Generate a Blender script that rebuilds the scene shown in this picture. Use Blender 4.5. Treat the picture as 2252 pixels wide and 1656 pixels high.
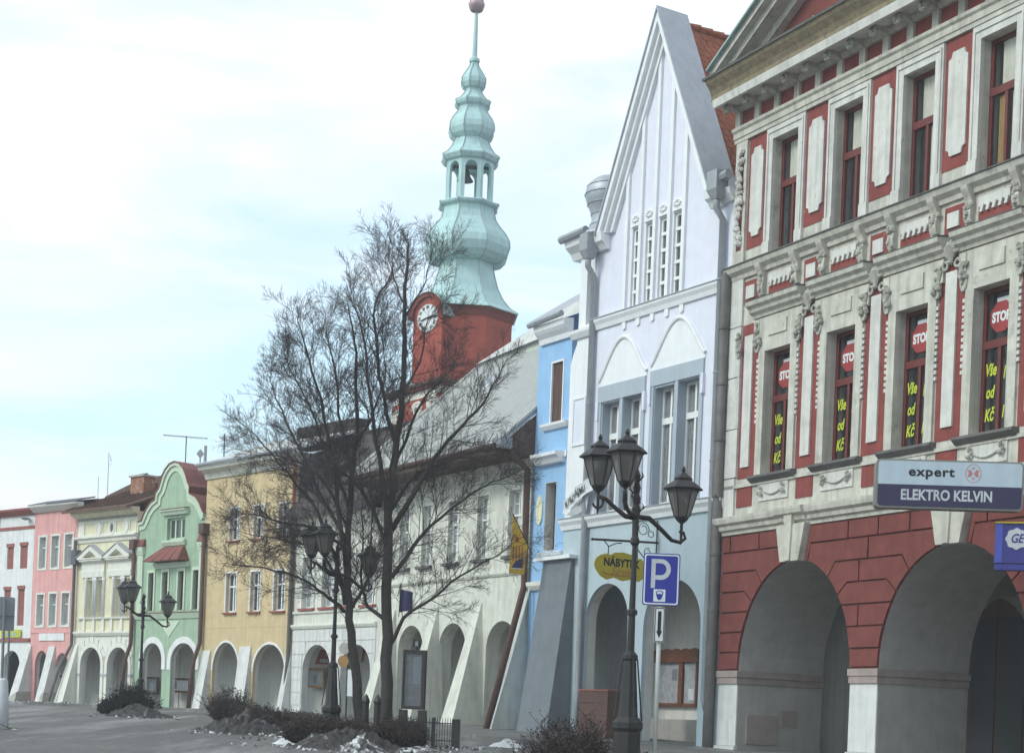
import bpy, math, random
from mathutils import Vector, Matrix
from mathutils.geometry import tessellate_polygon
for o in list(bpy.data.objects): bpy.data.objects.remove(o)
SC = bpy.context.scene
COL = SC.collection
R = math.radians

# ------------------------------------------------------------------ camera
cam = bpy.data.cameras.new('camera')
cam.sensor_width = 36; cam.lens = 36 * 3700 / 2252
cam.shift_y = (1590 - 828) / 2252
cam.clip_start = .1; cam.clip_end = 4000
co = bpy.data.objects.new('camera', cam); COL.objects.link(co)
co.matrix_world = Matrix.Translation((0, 0, 1.6)) @ Matrix.Rotation(R(90), 4, 'X') @ Matrix.Rotation(.04, 4, 'Z')
SC.camera = co
SC.render.resolution_x = 1024; SC.render.resolution_y = 752

# ------------------------------------------------------------------ world and sun
SUN_AZ, SUN_EL = R(248), R(38)          # azimuth clockwise from +Y (the viewing direction)
w = bpy.data.worlds.new('World'); SC.world = w; w.use_nodes = True
nt = w.node_tree; N = nt.nodes; LK = nt.links
for n in list(N): N.remove(n)
out = N.new('ShaderNodeOutputWorld'); bg = N.new('ShaderNodeBackground'); bg.inputs[1].default_value = .1
sky = N.new('ShaderNodeTexSky'); sky.sky_type = 'NISHITA'; sky.sun_disc = False
sky.sun_elevation = SUN_EL; sky.sun_rotation = SUN_AZ; sky.air_density = 1.0; sky.dust_density = 2.2; sky.ozone_density = 1.6
tc = N.new('ShaderNodeTexCoord'); mp = N.new('ShaderNodeMapping'); mp.inputs['Scale'].default_value = (1.0, 1.0, 3.4)
mp.inputs['Location'].default_value = (.35, .1, .2)
nz = N.new('ShaderNodeTexNoise'); nz.inputs['Scale'].default_value = 3.2; nz.inputs['Detail'].default_value = 6; nz.inputs['Roughness'].default_value = .5; nz.inputs['Distortion'].default_value = .35
cr = N.new('ShaderNodeValToRGB'); cr.color_ramp.elements[0].position = .40; cr.color_ramp.elements[1].position = .60
cr.color_ramp.elements[0].color = (.46, .46, .46, 1); cr.color_ramp.elements[1].color = (.98, .98, .98, 1)
mx = N.new('ShaderNodeMix'); mx.data_type = 'RGBA'; mx.inputs['B'].default_value = (10.7, 10.75, 11.0, 1)
LK.new(tc.outputs['Generated'], mp.inputs['Vector']); LK.new(mp.outputs[0], nz.inputs['Vector'])
LK.new(nz.outputs[0], cr.inputs[0]); LK.new(cr.outputs[0], mx.inputs['Factor'])
tint = N.new('ShaderNodeMix'); tint.data_type = 'RGBA'; tint.blend_type = 'MULTIPLY'; tint.inputs['Factor'].default_value = 1; tint.inputs['B'].default_value = (1.9, 3.1, 3.0, 1)
LK.new(sky.outputs[0], tint.inputs['A']); LK.new(tint.outputs['Result'], mx.inputs['A']); LK.new(mx.outputs['Result'], bg.inputs[0]); LK.new(bg.outputs[0], out.inputs[0])
sl = bpy.data.lights.new('sun', 'SUN'); sl.energy = 1.5; sl.angle = R(14); sl.color = (1, .965, .91)
so = bpy.data.objects.new('sun', sl); COL.objects.link(so)
sd = Vector((math.sin(SUN_AZ) * math.cos(SUN_EL), math.cos(SUN_AZ) * math.cos(SUN_EL), math.sin(SUN_EL)))
so.rotation_euler = sd.to_track_quat('Z', 'Y').to_euler()
vs = SC.view_settings; vs.view_transform = 'Standard'; vs.look = 'None'; vs.gamma = 1; vs.exposure = .14
SC.render.engine = 'CYCLES'

# ------------------------------------------------------------------ materials
MATS = {}
def mat(name, col, rough=.85, var=.12, scale=3.0, streak=0.0, bump=.0, bscale=60, metal=0, spec=.3, spot=None, spotcol=None, spots=.62):
    """plain painted / plastered / metal surface: base colour with uneven wear, rain streaks and fine relief"""
    if name in MATS: return MATS[name]
    m = bpy.data.materials.new(name); m.use_nodes = True; t = m.node_tree; n = t.nodes; l = t.links
    b = n['Principled BSDF']; b.inputs['Roughness'].default_value = rough; b.inputs['Metallic'].default_value = metal
    b.inputs['Specular IOR Level'].default_value = spec
    g = n.new('ShaderNodeNewGeometry')
    a = n.new('ShaderNodeTexNoise'); a.inputs['Scale'].default_value = scale; a.inputs['Detail'].default_value = 7; a.inputs['Roughness'].default_value = .65
    l.new(g.outputs['Position'], a.inputs['Vector'])
    r1 = n.new('ShaderNodeMapRange'); r1.inputs['From Min'].default_value = .3; r1.inputs['From Max'].default_value = .7
    r1.inputs['To Min'].default_value = 1 - var; r1.inputs['To Max'].default_value = 1 + var * .7
    l.new(a.outputs[0], r1.inputs[0])
    val = r1.outputs[0]
    if streak:
        mpn = n.new('ShaderNodeMapping'); mpn.inputs['Scale'].default_value = (6, 6, .35); l.new(g.outputs['Position'], mpn.inputs[0])
        s = n.new('ShaderNodeTexNoise'); s.inputs['Scale'].default_value = 1.3; s.inputs['Detail'].default_value = 5; l.new(mpn.outputs[0], s.inputs['Vector'])
        r2 = n.new('ShaderNodeMapRange'); r2.inputs['From Min'].default_value = .45; r2.inputs['From Max'].default_value = .75
        r2.inputs['To Min'].default_value = 1; r2.inputs['To Max'].default_value = 1 - streak; l.new(s.outputs[0], r2.inputs[0])
        mm = n.new('ShaderNodeMath'); mm.operation = 'MULTIPLY'; l.new(val, mm.inputs[0]); l.new(r2.outputs[0], mm.inputs[1]); val = mm.outputs[0]
    vm = n.new('ShaderNodeVectorMath'); vm.operation = 'SCALE'; vm.inputs[0].default_value = col; l.new(val, vm.inputs['Scale'])
    cout = vm.outputs[0]
    if spot:
        s2 = n.new('ShaderNodeTexNoise'); s2.inputs['Scale'].default_value = spot; s2.inputs['Detail'].default_value = 8; s2.inputs['Roughness'].default_value = .7; l.new(g.outputs['Position'], s2.inputs['Vector'])
        r3 = n.new('ShaderNodeMapRange'); r3.inputs['From Min'].default_value = spots - .04; r3.inputs['From Max'].default_value = spots + .06; l.new(s2.outputs[0], r3.inputs[0])
        mxx = n.new('ShaderNodeMix'); mxx.data_type = 'RGBA'; mxx.inputs['B'].default_value = (*spotcol, 1); l.new(cout, mxx.inputs['A']); l.new(r3.outputs[0], mxx.inputs['Factor']); cout = mxx.outputs['Result']
    l.new(cout, b.inputs['Base Color'])
    if bump:
        bn = n.new('ShaderNodeTexNoise'); bn.inputs['Scale'].default_value = bscale; bn.inputs['Detail'].default_value = 4; l.new(g.outputs['Position'], bn.inputs['Vector'])
        bp = n.new('ShaderNodeBump'); bp.inputs['Strength'].default_value = bump; bp.inputs['Distance'].default_value = .02
        l.new(bn.outputs[0], bp.inputs['Height']); l.new(bp.outputs[0], b.inputs['Normal'])
    MATS[name] = m; return m
def glass(name, col=(.02, .022, .026), trans=.0, rough=.06):
    if name in MATS: return MATS[name]
    m = bpy.data.materials.new(name); m.use_nodes = True; t = m.node_tree; n = t.nodes; l = t.links
    b = n['Principled BSDF']; b.inputs['Base Color'].default_value = (*col, 1); b.inputs['Roughness'].default_value = rough; b.inputs['Specular IOR Level'].default_value = .5
    if trans:
        tr = n.new('ShaderNodeBsdfTransparent'); mixn = n.new('ShaderNodeMixShader'); mixn.inputs[0].default_value = trans
        l.new(b.outputs[0], mixn.inputs[1]); l.new(tr.outputs[0], mixn.inputs[2]); l.new(mixn.outputs[0], n['Material Output'].inputs[0])
    MATS[name] = m; return m

PL = dict(var=.10, streak=.10, bump=.25)
M = {
 'red': mat('shaded_red_plaster', (.19, .053, .045), var=.24, streak=.12, bump=.3, spot=5, spotcol=(.30, .14, .12), spots=.70),  # darker copy of the upper red; shade is put into the colour
 'redf': mat('red_field', (.25, .062, .054), var=.22, streak=.2, bump=.3, spot=3.5, spotcol=(.46, .24, .2), spots=.68),
 'joint': mat('joint_mortar', (.17, .05, .045), var=.2),
 'stone': mat('cream_stone', (.565, .545, .48), var=.2, streak=.30, bump=.35, spot=2.6, spotcol=(.33, .33, .28), spots=.63),
 'stonew': mat('cartouche_white', (.64, .625, .59), var=.18, streak=.22, bump=.25, spot=3, spotcol=(.45, .44, .37), spots=.64),
 'stoned': mat('weathered_ornament', (.44, .43, .38), var=.3, streak=.2, bump=.5, scale=9),
 'coping': mat('dark_coping', (.13, .125, .12), var=.3, streak=.1),
 'lichen': mat('lichen_gutter', (.25, .205, .13), var=.35, scale=7, bump=.6, spot=9, spotcol=(.16, .135, .09), spots=.56),
 'redwood': mat('red_window_paint', (.15, .035, .03), rough=.5, var=.15),
 'arcade': mat('arcade_plaster', (.43, .405, .38), var=.14, streak=.1, bump=.25),
 'impost': mat('faded_mauve_plaster', (.36, .29, .27), var=.16, streak=.1),
 'arcadeb': mat('arcade_back_plaster', (.66, .65, .62), var=.1, streak=.12, bump=.2),
 'whitep': mat('white_limewash', (.66, .66, .645), var=.12, streak=.2, bump=.2, spot=3, spotcol=(.5, .48, .42), spots=.70),
 'lav': mat('lavender_white_plaster', (.72, .725, .82), var=.05, streak=.05, bump=.2),
 'lavw': mat('white_stucco_trim', (.79, .80, .82), var=.05, streak=.06),
 'ltblue': mat('pale_blue_plaster', (.45, .535, .585), var=.07, streak=.08, bump=.25),
 'greyblue': mat('grey_blue_paint', (.40, .455, .51), var=.06, streak=.05),
 'zinc': mat('zinc_sheet', (.40, .43, .47), rough=.5, metal=.35, var=.1, streak=.12),
 'pipe': mat('grey_downpipe', (.33, .345, .37), rough=.5, metal=.3, var=.12, streak=.1),
 'pipedk': mat('dark_downpipe', (.135, .125, .12), rough=.6, metal=.2, var=.3, streak=.25),
 'brown': mat('brown_sheet', (.105, .055, .045), rough=.6, var=.2, streak=.1),
 'brownb': mat('brown_boards', (.12, .078, .06), rough=.8, var=.25, streak=.2),
 'tile': mat('clay_tile', (.30, .10, .055), var=.35, scale=6, bump=.3, spot=7, spotcol=(.16, .08, .055), spots=.6),
 'blue': mat('sky_blue_plaster', (.30, .50, .76), var=.09, streak=.08, bump=.2),
 'greybut': mat('grey_blue_render', (.175, .195, .22), var=.12, streak=.1, bump=.3),
 'th': mat('cream_limewash', (.66, .655, .585), var=.13, streak=.2, bump=.3),
 'roofg': mat('grey_fibre_roof', (.56, .565, .55), var=.12, streak=.16, scale=4, bump=.2),
 'roofs': mat('grey_roof_seam', (.47, .475, .46), var=.1),
 'fascia': mat('pale_green_fascia', (.46, .49, .44), var=.08),
 'slate': mat('dark_slate_roof', (.062, .055, .055), var=.3, scale=5, bump=.4),
 'slate2': mat('grey_slate_cladding', (.12, .125, .145), var=.2, scale=6, bump=.3),
 'tred': mat('tower_red_plaster', (.35, .072, .048), var=.18, streak=.14, bump=.2, scale=1.5),
 'tredd': mat('tower_red_trim', (.20, .045, .034), var=.2),
 'copper': mat('verdigris_copper', (.43, .62, .62), rough=.6, var=.12, streak=.18, scale=1.6, spot=1.3, spotcol=(.33, .36, .29), spots=.66),
 'copperd': mat('verdigris_seam', (.30, .40, .39), rough=.6, var=.2),
 'bell': mat('dark_bronze', (.06, .055, .05), rough=.5, metal=.5),
 'gilt': mat('red_copper_finial', (.40, .29, .31), rough=.5, metal=.3),
 'yellow': mat('ochre_plaster', (.62, .485, .29), var=.12, streak=.16, bump=.25, spot=2, spotcol=(.5, .42, .28), spots=.70),
 'cream': mat('pale_yellow_plaster', (.74, .70, .50), var=.12, streak=.18, bump=.3),
 'creamw': mat('ivory_stucco', (.76, .75, .68), var=.08, streak=.12, bump=.2),
 'pedl': mat('pediment_lead', (.40, .40, .42), var=.1),
 'pink': mat('pink_plaster', (.74, .385, .365), var=.12, streak=.18, bump=.3),
 'white': mat('white_plaster', (.78, .775, .775), var=.10, streak=.18, bump=.3),
 'rust': mat('rust_red_trim', (.32, .10, .085), rough=.6, var=.2, streak=.12),
 'copr': mat('red_copper_sheet', (.22, .068, .055), rough=.5, var=.25, streak=.25),
 'green': mat('sage_green_plaster', (.35, .475, .345), var=.12, streak=.18, bump=.3),
 'greenl': mat('pale_green_trim', (.56, .66, .52), var=.07, streak=.1),
 'oldtile': mat('brown_old_tile', (.13, .078, .055), var=.35, scale=5, bump=.6, spot=6, spotcol=(.2, .1, .06), spots=.6),
 'brick': mat('chimney_brick', (.30, .13, .075), var=.3, scale=8, spot=5, spotcol=(.35, .31, .27), spots=.58),
 'iron': mat('black_iron', (.022, .021, .021), rough=.5, var=.2, spec=.4),
 'ironb': mat('brown_black_iron', (.035, .027, .025), rough=.5, var=.3),
 'lampg': glass('smoked_lamp_glass', (.13, .12, .108), trans=.30, rough=.35),
 'pane': glass('window_glass', (.08, .085, .09), trans=.88),
 'paned': glass('dark_window_glass', (.06, .067, .075)),
 'panel': glass('pale_window_glass', (.30, .32, .34), rough=.12),
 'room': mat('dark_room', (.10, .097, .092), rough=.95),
 'curtain': mat('net_curtain', (.82, .80, .68), var=.12, scale=4, streak=.2),
 'ochrec': mat('ochre_curtain', (.48, .33, .12), var=.2),
 'winw': mat('white_window_paint', (.80, .80, .80), rough=.5, var=.05),
 'wood': mat('board_wood', (.17, .062, .035), rough=.7, var=.25, scale=8),
 'woodo': mat('orange_wood', (.33, .19, .07), rough=.7, var=.2),
 'paper': mat('paper_sheet', (.62, .64, .66), var=.12, scale=12),
 'paperg': mat('grey_notice_paper', (.38, .39, .42), var=.3, scale=9),
 'dark': mat('dark_print', (.02, .02, .022), rough=.6),
 'navy': mat('navy_print', (.038, .034, .085), rough=.45, var=.05),
 'sblue': mat('sign_blue', (.03, .04, .30), rough=.4, var=.05),
 'geblue': mat('violet_blue_acrylic', (.045, .045, .22), rough=.35, var=.05),
 'geside': mat('bright_blue_acrylic', (.07, .09, .42), rough=.35),
 'swhite': mat('sign_white', (.70, .72, .74), rough=.45, var=.05),
 'acrylic': mat('pale_blue_acrylic', (.47, .56, .64), rough=.4, var=.06, streak=.1),
 'signgrey': mat('letter_grey', (.52, .54, .58), rough=.5),
 'alu': mat('dull_aluminium', (.24, .24, .22), rough=.5, metal=.3),
 'salmon': mat('faded_red_print', (.50, .20, .19), rough=.5),
 'stop': mat('stop_red', (.31, .042, .042), rough=.5),
 'vse': mat('acid_yellow_print', (.54, .60, .04), rough=.5),
 'nyel': mat('sign_yellow', (.48, .38, .035), rough=.5, var=.1),
 'nred': mat('script_red', (.42, .12, .06), rough=.5),
 'fyel': mat('flag_ochre', (.46, .30, .03), rough=.7, var=.1),
 'fred': mat('flag_red', (.30, .05, .04), rough=.7),
 'fnavy': mat('flag_navy', (.03, .03, .10), rough=.8),
 'pole': mat('galvanised_pole', (.50, .52, .50), rough=.5, var=.08),
 'signback': mat('grey_sign_back', (.20, .215, .235), rough=.55, var=.08),
 'concrete': mat('painted_concrete', (.56, .59, .62), var=.1, streak=.1),
 'pyel': mat('yellow_banner', (.52, .52, .03), rough=.6, var=.15),
 'bark': mat('tree_bark', (.062, .053, .05), var=.3, scale=14, bump=.8, bscale=30),
 'twig': mat('tree_twig', (.062, .052, .054), var=.25, scale=6),
 'shrub': mat('brown_shrub_twig', (.046, .036, .034), var=.3, scale=6),
 'conif': mat('dark_conifer', (.016, .020, .017), var=.4, scale=8),
 'leafb': mat('withered_leaf', (.062, .042, .037), var=.4, scale=8),
}

# ------------------------------------------------------------------ mesh helpers
class MB:
    def __init__(s): s.v = []; s.f = []
    def add(s, vs, fs):
        o = len(s.v); s.v += [tuple(p) for p in vs]; s.f += [tuple(i + o for i in f) for f in fs]; return s
    def box(s, x0, x1, y0, y1, z0, z1):
        return s.add([(x0,y0,z0),(x1,y0,z0),(x1,y1,z0),(x0,y1,z0),(x0,y0,z1),(x1,y0,z1),(x1,y1,z1),(x0,y1,z1)],
                     [(0,3,2,1),(4,5,6,7),(0,1,5,4),(1,2,6,5),(2,3,7,6),(3,0,4,7)])
    def hexa(s, b, t):           # 4 bottom + 4 top points
        return s.add(list(b) + list(t), [(0,3,2,1),(4,5,6,7),(0,1,5,4),(1,2,6,5),(2,3,7,6),(3,0,4,7)])
    def slab(s, outer, holes, y0, y1):   # x,z outline extruded in y
        loops = [outer] + list(holes)
        tri = tessellate_polygon([[Vector((p[0], p[1], 0)) for p in lp] for lp in loops])
        flat = [p for lp in loops for p in lp]; n = len(flat)
        vs = [(p[0], y0, p[1]) for p in flat] + [(p[0], y1, p[1]) for p in flat]
        fs = [tuple(t) for t in tri] + [tuple(i + n for i in t[::-1]) for t in tri]
        k = 0
        for lp in loops:
            m = len(lp)
            for i in range(m):
                j = (i + 1) % m; fs.append((k + i, k + j, n + k + j, n + k + i))
            k += m
        return s.add(vs, fs)
    def prof(s, pts, x0, x1):    # y,z profile extruded along x
        n = len(pts); vs = [(x0, y, z) for y, z in pts] + [(x1, y, z) for y, z in pts]
        fs = [(i, (i + 1) % n, n + (i + 1) % n, n + i) for i in range(n)]
        tri = tessellate_polygon([[Vector((p[0], p[1], 0)) for p in pts]])
        fs += [tuple(t) for t in tri] + [tuple(i + n for i in t[::-1]) for t in tri]
        return s.add(vs, fs)
    def tube(s, path, rad, n=6, cap=True):
        path = [Vector(p) for p in path]; k = len(path)
        if not isinstance(rad, (list, tuple)): rad = [rad] * k
        d = (path[1] - path[0]).normalized()
        u = d.orthogonal().normalized()
        o = len(s.v)
        for i in range(k):
            if i == 0: t = path[1] - path[0]
            elif i == k - 1: t = path[-1] - path[-2]
            else: t = path[i + 1] - path[i - 1]
            if t.length < 1e-9: t = d
            t.normalize(); u = (u - t * u.dot(t)); u = u.normalized() if u.length > 1e-6 else t.orthogonal().normalized()
            w_ = t.cross(u)
            for j in range(n):
                a = 2 * math.pi * j / n; p = path[i] + (u * math.cos(a) + w_ * math.sin(a)) * rad[i]; s.v.append((p.x, p.y, p.z))
        for i in range(k - 1):
            for j in range(n):
                s.f.append((o + i*n + j, o + i*n + (j+1) % n, o + (i+1)*n + (j+1) % n, o + (i+1)*n + j))
        if cap: s.f.append(tuple(o + j for j in range(n))[::-1]); s.f.append(tuple(o + (k-1)*n + j for j in range(n)))
        return s
    def lathe(s, prof, n=16, c=(0, 0, 0), rot=0.0):
        o = len(s.v)
        for r, z in prof:
            for j in range(n):
                a = rot + 2 * math.pi * j / n; s.v.append((c[0] + r * math.cos(a), c[1] + r * math.sin(a), c[2] + z))
        for i in range(len(prof) - 1):
            for j in range(n): s.f.append((o + i*n + j, o + i*n + (j+1) % n, o + (i+1)*n + (j+1) % n, o + (i+1)*n + j))
        s.f.append(tuple(o + j for j in range(n))[::-1]); s.f.append(tuple(o + (len(prof)-1)*n + j for j in range(n)))
        return s
    def mesh(s, name, m, dz=0, smooth=False):
        me = bpy.data.meshes.new(name); me.from_pydata([(x, y, z - dz) for x, y, z in s.v] if dz else s.v, [], s.f)
        if m: me.materials.append(m)
        if smooth: me.polygons.foreach_set('use_smooth', [True] * len(me.polygons))
        me.update(); return me
def obj(name, me, parent=None):
    o = bpy.data.objects.new(name, me); COL.objects.link(o)
    if parent: o.parent = parent
    return o
def tag(o, label=None, cat=None, group=None, kind=None):
    if label: o['label'] = label
    if cat: o['category'] = cat
    if group: o['group'] = group
    if kind: o['kind'] = kind
    return o
def empty(name, loc, rz, label, cat, group=None):
    o = bpy.data.objects.new(name, None); COL.objects.link(o); o.location = loc; o.rotation_euler = (0, 0, rz); o.empty_display_size = .3
    return tag(o, label, cat, group)
class Thing:
    """a thing in its own frame: x along its face, y away from the street, z up (heights are given above datum)"""
    def __init__(s, name, loc, rz, label, cat, group=None, base=0.0):
        s.base = base; s.root = empty(name, (loc[0], loc[1], base), rz, label, cat, group)
    def part(s, name, mb, m, parent=None, smooth=False, label=None, kind=None):
        o = obj(name, mb.mesh(name, M[m] if isinstance(m, str) else m, s.base, smooth), parent or s.root)
        if label: o['label'] = label
        if kind: o['kind'] = kind
        return o
    def inst(s, name, me, loc, parent=None, scale=None, rot=None):
        o = obj(name, me, parent or s.root); o.location = (loc[0], loc[1], loc[2] - s.base)
        if scale: o.scale = scale
        if rot: o.rotation_euler = rot
        return o
def arch(cx, a, zs, rise, zb, n=14):
    p = [(cx - a, zb)]
    for i in range(n + 1):
        t = math.pi * (1 - i / n); p.append((cx + a * math.cos(t), zs + rise * math.sin(t)))
    return p + [(cx + a, zb)]
def wall_outline(x0, x1, z0, z1, arches=(), n=14):
    p = [(x0, z0)]
    for cx, a, zs, rise in arches: p += arch(cx, a, zs, rise, z0, n)
    return p + [(x1, z0), (x1, z1), (x0, z1)]
def rect(x0, x1, z0, z1): return [(x0, z0), (x1, z0), (x1, z1), (x0, z1)]
def archring(mb, cx, a, zs, rise, t, y0, y1, zleg=None, n=16):
    inn = [(cx + (a - .004) * math.cos(math.pi*(1-i/n)), zs + (rise - .004) * math.sin(math.pi*(1-i/n))) for i in range(n+1)]
    ot = [(cx + (a + t) * math.cos(math.pi*(1-i/n)), zs + (rise + t) * math.sin(math.pi*(1-i/n))) for i in range(n+1)]
    if zleg is not None:
        inn = [(cx - a + .004, zleg)] + inn + [(cx + a - .004, zleg)]; ot = [(cx - a - t, zleg)] + ot + [(cx + a + t, zleg)]
    return mb.slab(inn + ot[::-1], [], y0, y1)
def frame(mb, x0, x1, z0, z1, w, p, top=None, bot=None, b=.03):
    top = w if top is None else top; bot = w if bot is None else bot; e = .004
    if bot > 0: mb.slab(rect(x0 - w, x1 + w, z0 - bot, z1 + top), [rect(x0 + e, x1 - e, z0 + e, z1 - e)], -p, b)
    else: mb.slab([(x0 - w, z0), (x0 + e, z0), (x0 + e, z1 - e), (x1 - e, z1 - e), (x1 - e, z0), (x1 + w, z0), (x1 + w, z1 + top), (x0 - w, z1 + top)], [], -p, b)
    return mb
def window(h, x0, x1, z0, z1, d=.2, fm='winw', vm=(.5,), tr=(.68,), fw=.06, gl='pane', interior='room', curtain=None, back=.2, bars=0, trw=None, tee=False):
    mb = MB(); y0, y1 = d, d + .06
    mb.slab(rect(x0 - .02, x1 + .02, z0 - .02, z1 + .02), [rect(x0 + fw, x1 - fw, z0 + fw, z1 - fw)], y0, y1)
    xs = [x0 + fw] + sum([[x0 + (x1-x0)*f - fw*.45, x0 + (x1-x0)*f + fw*.45] for f in vm], []) + [x1 - fw]
    tw = trw or fw * .5
    zs = [z0 + fw] + sum([[z0 + (z1-z0)*f - tw, z0 + (z1-z0)*f + tw] for f in tr], []) + [z1 - fw]
    for i in range(1, len(xs) - 1, 2): mb.box(xs[i], xs[i+1], y0 - .012, y1 - .004, z0 + fw*.5, (zs[1] + .01) if tee else (z1 - fw*.5))
    for i in range(1, len(zs) - 1, 2): mb.box(x0 + fw*.5, x1 - fw*.5, y0 - .02, y1 - .008, zs[i], zs[i+1])
    f = h.part('window', mb, fm)
    for i in range(0, len(xs), 2):
        for j in range(0, len(zs), 2):
            if tee and j:
                if i == 0: h.part('pane', MB().box(xs[0] - .005, xs[-1] + .005, d + .03, d + .036, zs[j] - .005, zs[j+1] + .005), gl, f)
                continue
            h.part('pane', MB().box(xs[i] - .005, xs[i+1] + .005, d + .03, d + .036, zs[j] - .005, zs[j+1] + .005), gl, f)
            for b in range(bars):
                zb = zs[j] + (zs[j+1] - zs[j]) * (b + 1) / (bars + 1)
                h.part('glazing_bar', MB().box(xs[i] - .004, xs[i+1] + .004, d + .016, d + .045, zb - .012, zb + .012), fm, f)
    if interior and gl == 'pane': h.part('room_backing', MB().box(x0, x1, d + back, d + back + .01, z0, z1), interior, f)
    if curtain:
        for (cx0, cx1, cz0, cz1, cm) in curtain:
            n = 10; pts = []
            for i in range(n + 1): pts.append((cx0 + (cx1 - cx0) * i / n, d + .06 + .010 * math.sin(i * 2.3)))
            c = MB(); vs_ = [(px, py, cz0) for px, py in pts] + [(px, py, cz1) for px, py in pts]
            c.add(vs_, [(i, i+1, n+2+i, n+1+i) for i in range(n)]); h.part('curtain', c, cm, f)
    return f
def text(s, size, bold=0.0, shear=0.0, align='CENTER', sx=1.0, spacing=1.0):
    cu = bpy.data.curves.new('lettering', 'FONT'); cu.body = s; cu.size = size; cu.offset = bold; cu.shear = shear
    cu.align_x = align; cu.align_y = 'CENTER'; cu.space_character = spacing; cu.resolution_u = 3
    o = bpy.data.objects.new('lettering', cu); me = bpy.data.meshes.new_from_object(o)
    vs = [(v.co.x * sx, v.co.y) for v in me.vertices]; fs = [tuple(p.vertices) for p in me.polygons]
    bpy.data.objects.remove(o); bpy.data.curves.remove(cu); bpy.data.meshes.remove(me)
    return vs, fs
def put_text(h, name, s, size, x, z, y, m, parent=None, **k):
    vs, fs = text(s, size, **k); mb = MB().add([(x + a, y, z + b) for a, b in vs], fs); return h.part(name, mb, m, parent)

# ------------------------------------------------------------------ terrain
def zg(Y):
    if Y < 0: return 0.0
    return .032 * Y if Y < 46 else 1.472 + .108 * (1 - math.exp(-(Y - 46) * .032 / .108))
# facade corners: left corner x,y ; facing angle ; length  (one unbroken row of houses curving away from the viewer)
FAC = {'red': (4.378, 36.0, 27.6, 11.6), 'lb': (1.093, 41.258, 32, 6.20), 'blue': (.253, 42.601, 32, 1.584), 'th': (-4.084, 49.542, 32, 8.185),
       'wh': (-7.089, 53.531, 37, 4.994), 'yel': (-10.758, 57.606, 42, 5.483), 'grn': (-13.748, 60.702, 44, 4.304), 'crm': (-16.671, 63.524, 46, 4.063),
       'pnk': (-18.887, 65.555, 47.5, 3.006), 'wl': (-20.752, 67.234, 48, 2.509), 'end': (-27.0, 72.86, 48, 8.4)}
def place(k): X, Y, t, L = FAC[k]; return (X, Y), R(t - 90), L
def fw(k, s, off=0, z=0.0):
    X, Y, t, L = FAC[k]; t = R(t); return Vector((X + s*math.sin(t) - off*math.cos(t), Y - s*math.cos(t) - off*math.sin(t), z))
def house(k, name, label, base):
    (X, Y), rz, L = place(k); return Thing(name, (X, Y), rz, label, 'house', base=base), L

mroad = mat('worn_asphalt', (.082, .078, .078), rough=.75, var=.35, scale=.5, bump=.6, bscale=25, spot=1.1, spotcol=(.19, .185, .185), spots=.60)
def road_material():
    m = bpy.data.materials.new('salted_winter_asphalt'); m.use_nodes = True; t = m.node_tree; n = t.nodes; l = t.links; b = n['Principled BSDF']
    g = n.new('ShaderNodeNewGeometry')
    def noise(sc, det, rough, scl=(1, 1, 1), rot=0):
        mp_ = n.new('ShaderNodeMapping'); mp_.inputs['Scale'].default_value = scl; mp_.inputs['Rotation'].default_value = (0, 0, rot); l.new(g.outputs['Position'], mp_.inputs[0])
        q = n.new('ShaderNodeTexNoise'); q.inputs['Scale'].default_value = sc; q.inputs['Detail'].default_value = det; q.inputs['Roughness'].default_value = rough; l.new(mp_.outputs[0], q.inputs['Vector']); return q.outputs[0]
    def rng(v, a, b_, c, d):
        r = n.new('ShaderNodeMapRange'); r.inputs[1].default_value = a; r.inputs[2].default_value = b_; r.inputs[3].default_value = c; r.inputs[4].default_value = d; l.new(v, r.inputs[0]); return r.outputs[0]
    base = noise(.45, 9, .75); tracks = noise(.8, 6, .6, (1, .12, 1), R(52)); fine = noise(9, 6, .75)
    c1 = n.new('ShaderNodeMix'); c1.data_type = 'RGBA'; c1.inputs['A'].default_value = (.05, .046, .044, 1); c1.inputs['B'].default_value = (.135, .127, .121, 1); l.new(rng(base, .40, .60, 0, 1), c1.inputs['Factor'])
    c2 = n.new('ShaderNodeMix'); c2.data_type = 'RGBA'; c2.inputs['B'].default_value = (.27, .265, .262, 1); l.new(c1.outputs['Result'], c2.inputs['A']); l.new(rng(tracks, .50, .66, 0, .8), c2.inputs['Factor'])
    c3 = n.new('ShaderNodeMix'); c3.data_type = 'RGBA'; c3.blend_type = 'MULTIPLY'; c3.inputs['Factor'].default_value = 1; l.new(c2.outputs['Result'], c3.inputs['A'])
    cc = n.new('ShaderNodeCombineColor'); f = rng(fine, .32, .68, .5, 1.4)
    for i in range(3): l.new(f, cc.inputs[i])
    l.new(cc.outputs[0], c3.inputs['B']); l.new(c3.outputs['Result'], b.inputs['Base Color'])
    l.new(rng(base, .35, .65, .45, .9), b.inputs['Roughness'])
    bp = n.new('ShaderNodeBump'); bp.inputs['Strength'].default_value = .5; bp.inputs['Distance'].default_value = .015; l.new(fine, bp.inputs['Height']); l.new(bp.outputs[0], b.inputs['Normal'])
    return m
g = MB()
ys = [-1500, -200, -40, -10, 0] + [2 * i for i in range(1, 46)] + [100, 130, 200, 500, 2500]
xs = [-2500, -600, -150, -60, -30, 0, 30, 60, 150, 600, 2500]
for y in ys:
    for x in xs: g.v.append((x, y, zg(y)))
nx = len(xs)
for i in range(len(ys) - 1):
    for j in range(nx - 1): g.f.append((i*nx + j, i*nx + j + 1, (i+1)*nx + j + 1, (i+1)*nx + j))
tag(obj('road', g.mesh('road', road_material())), kind='structure')
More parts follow.
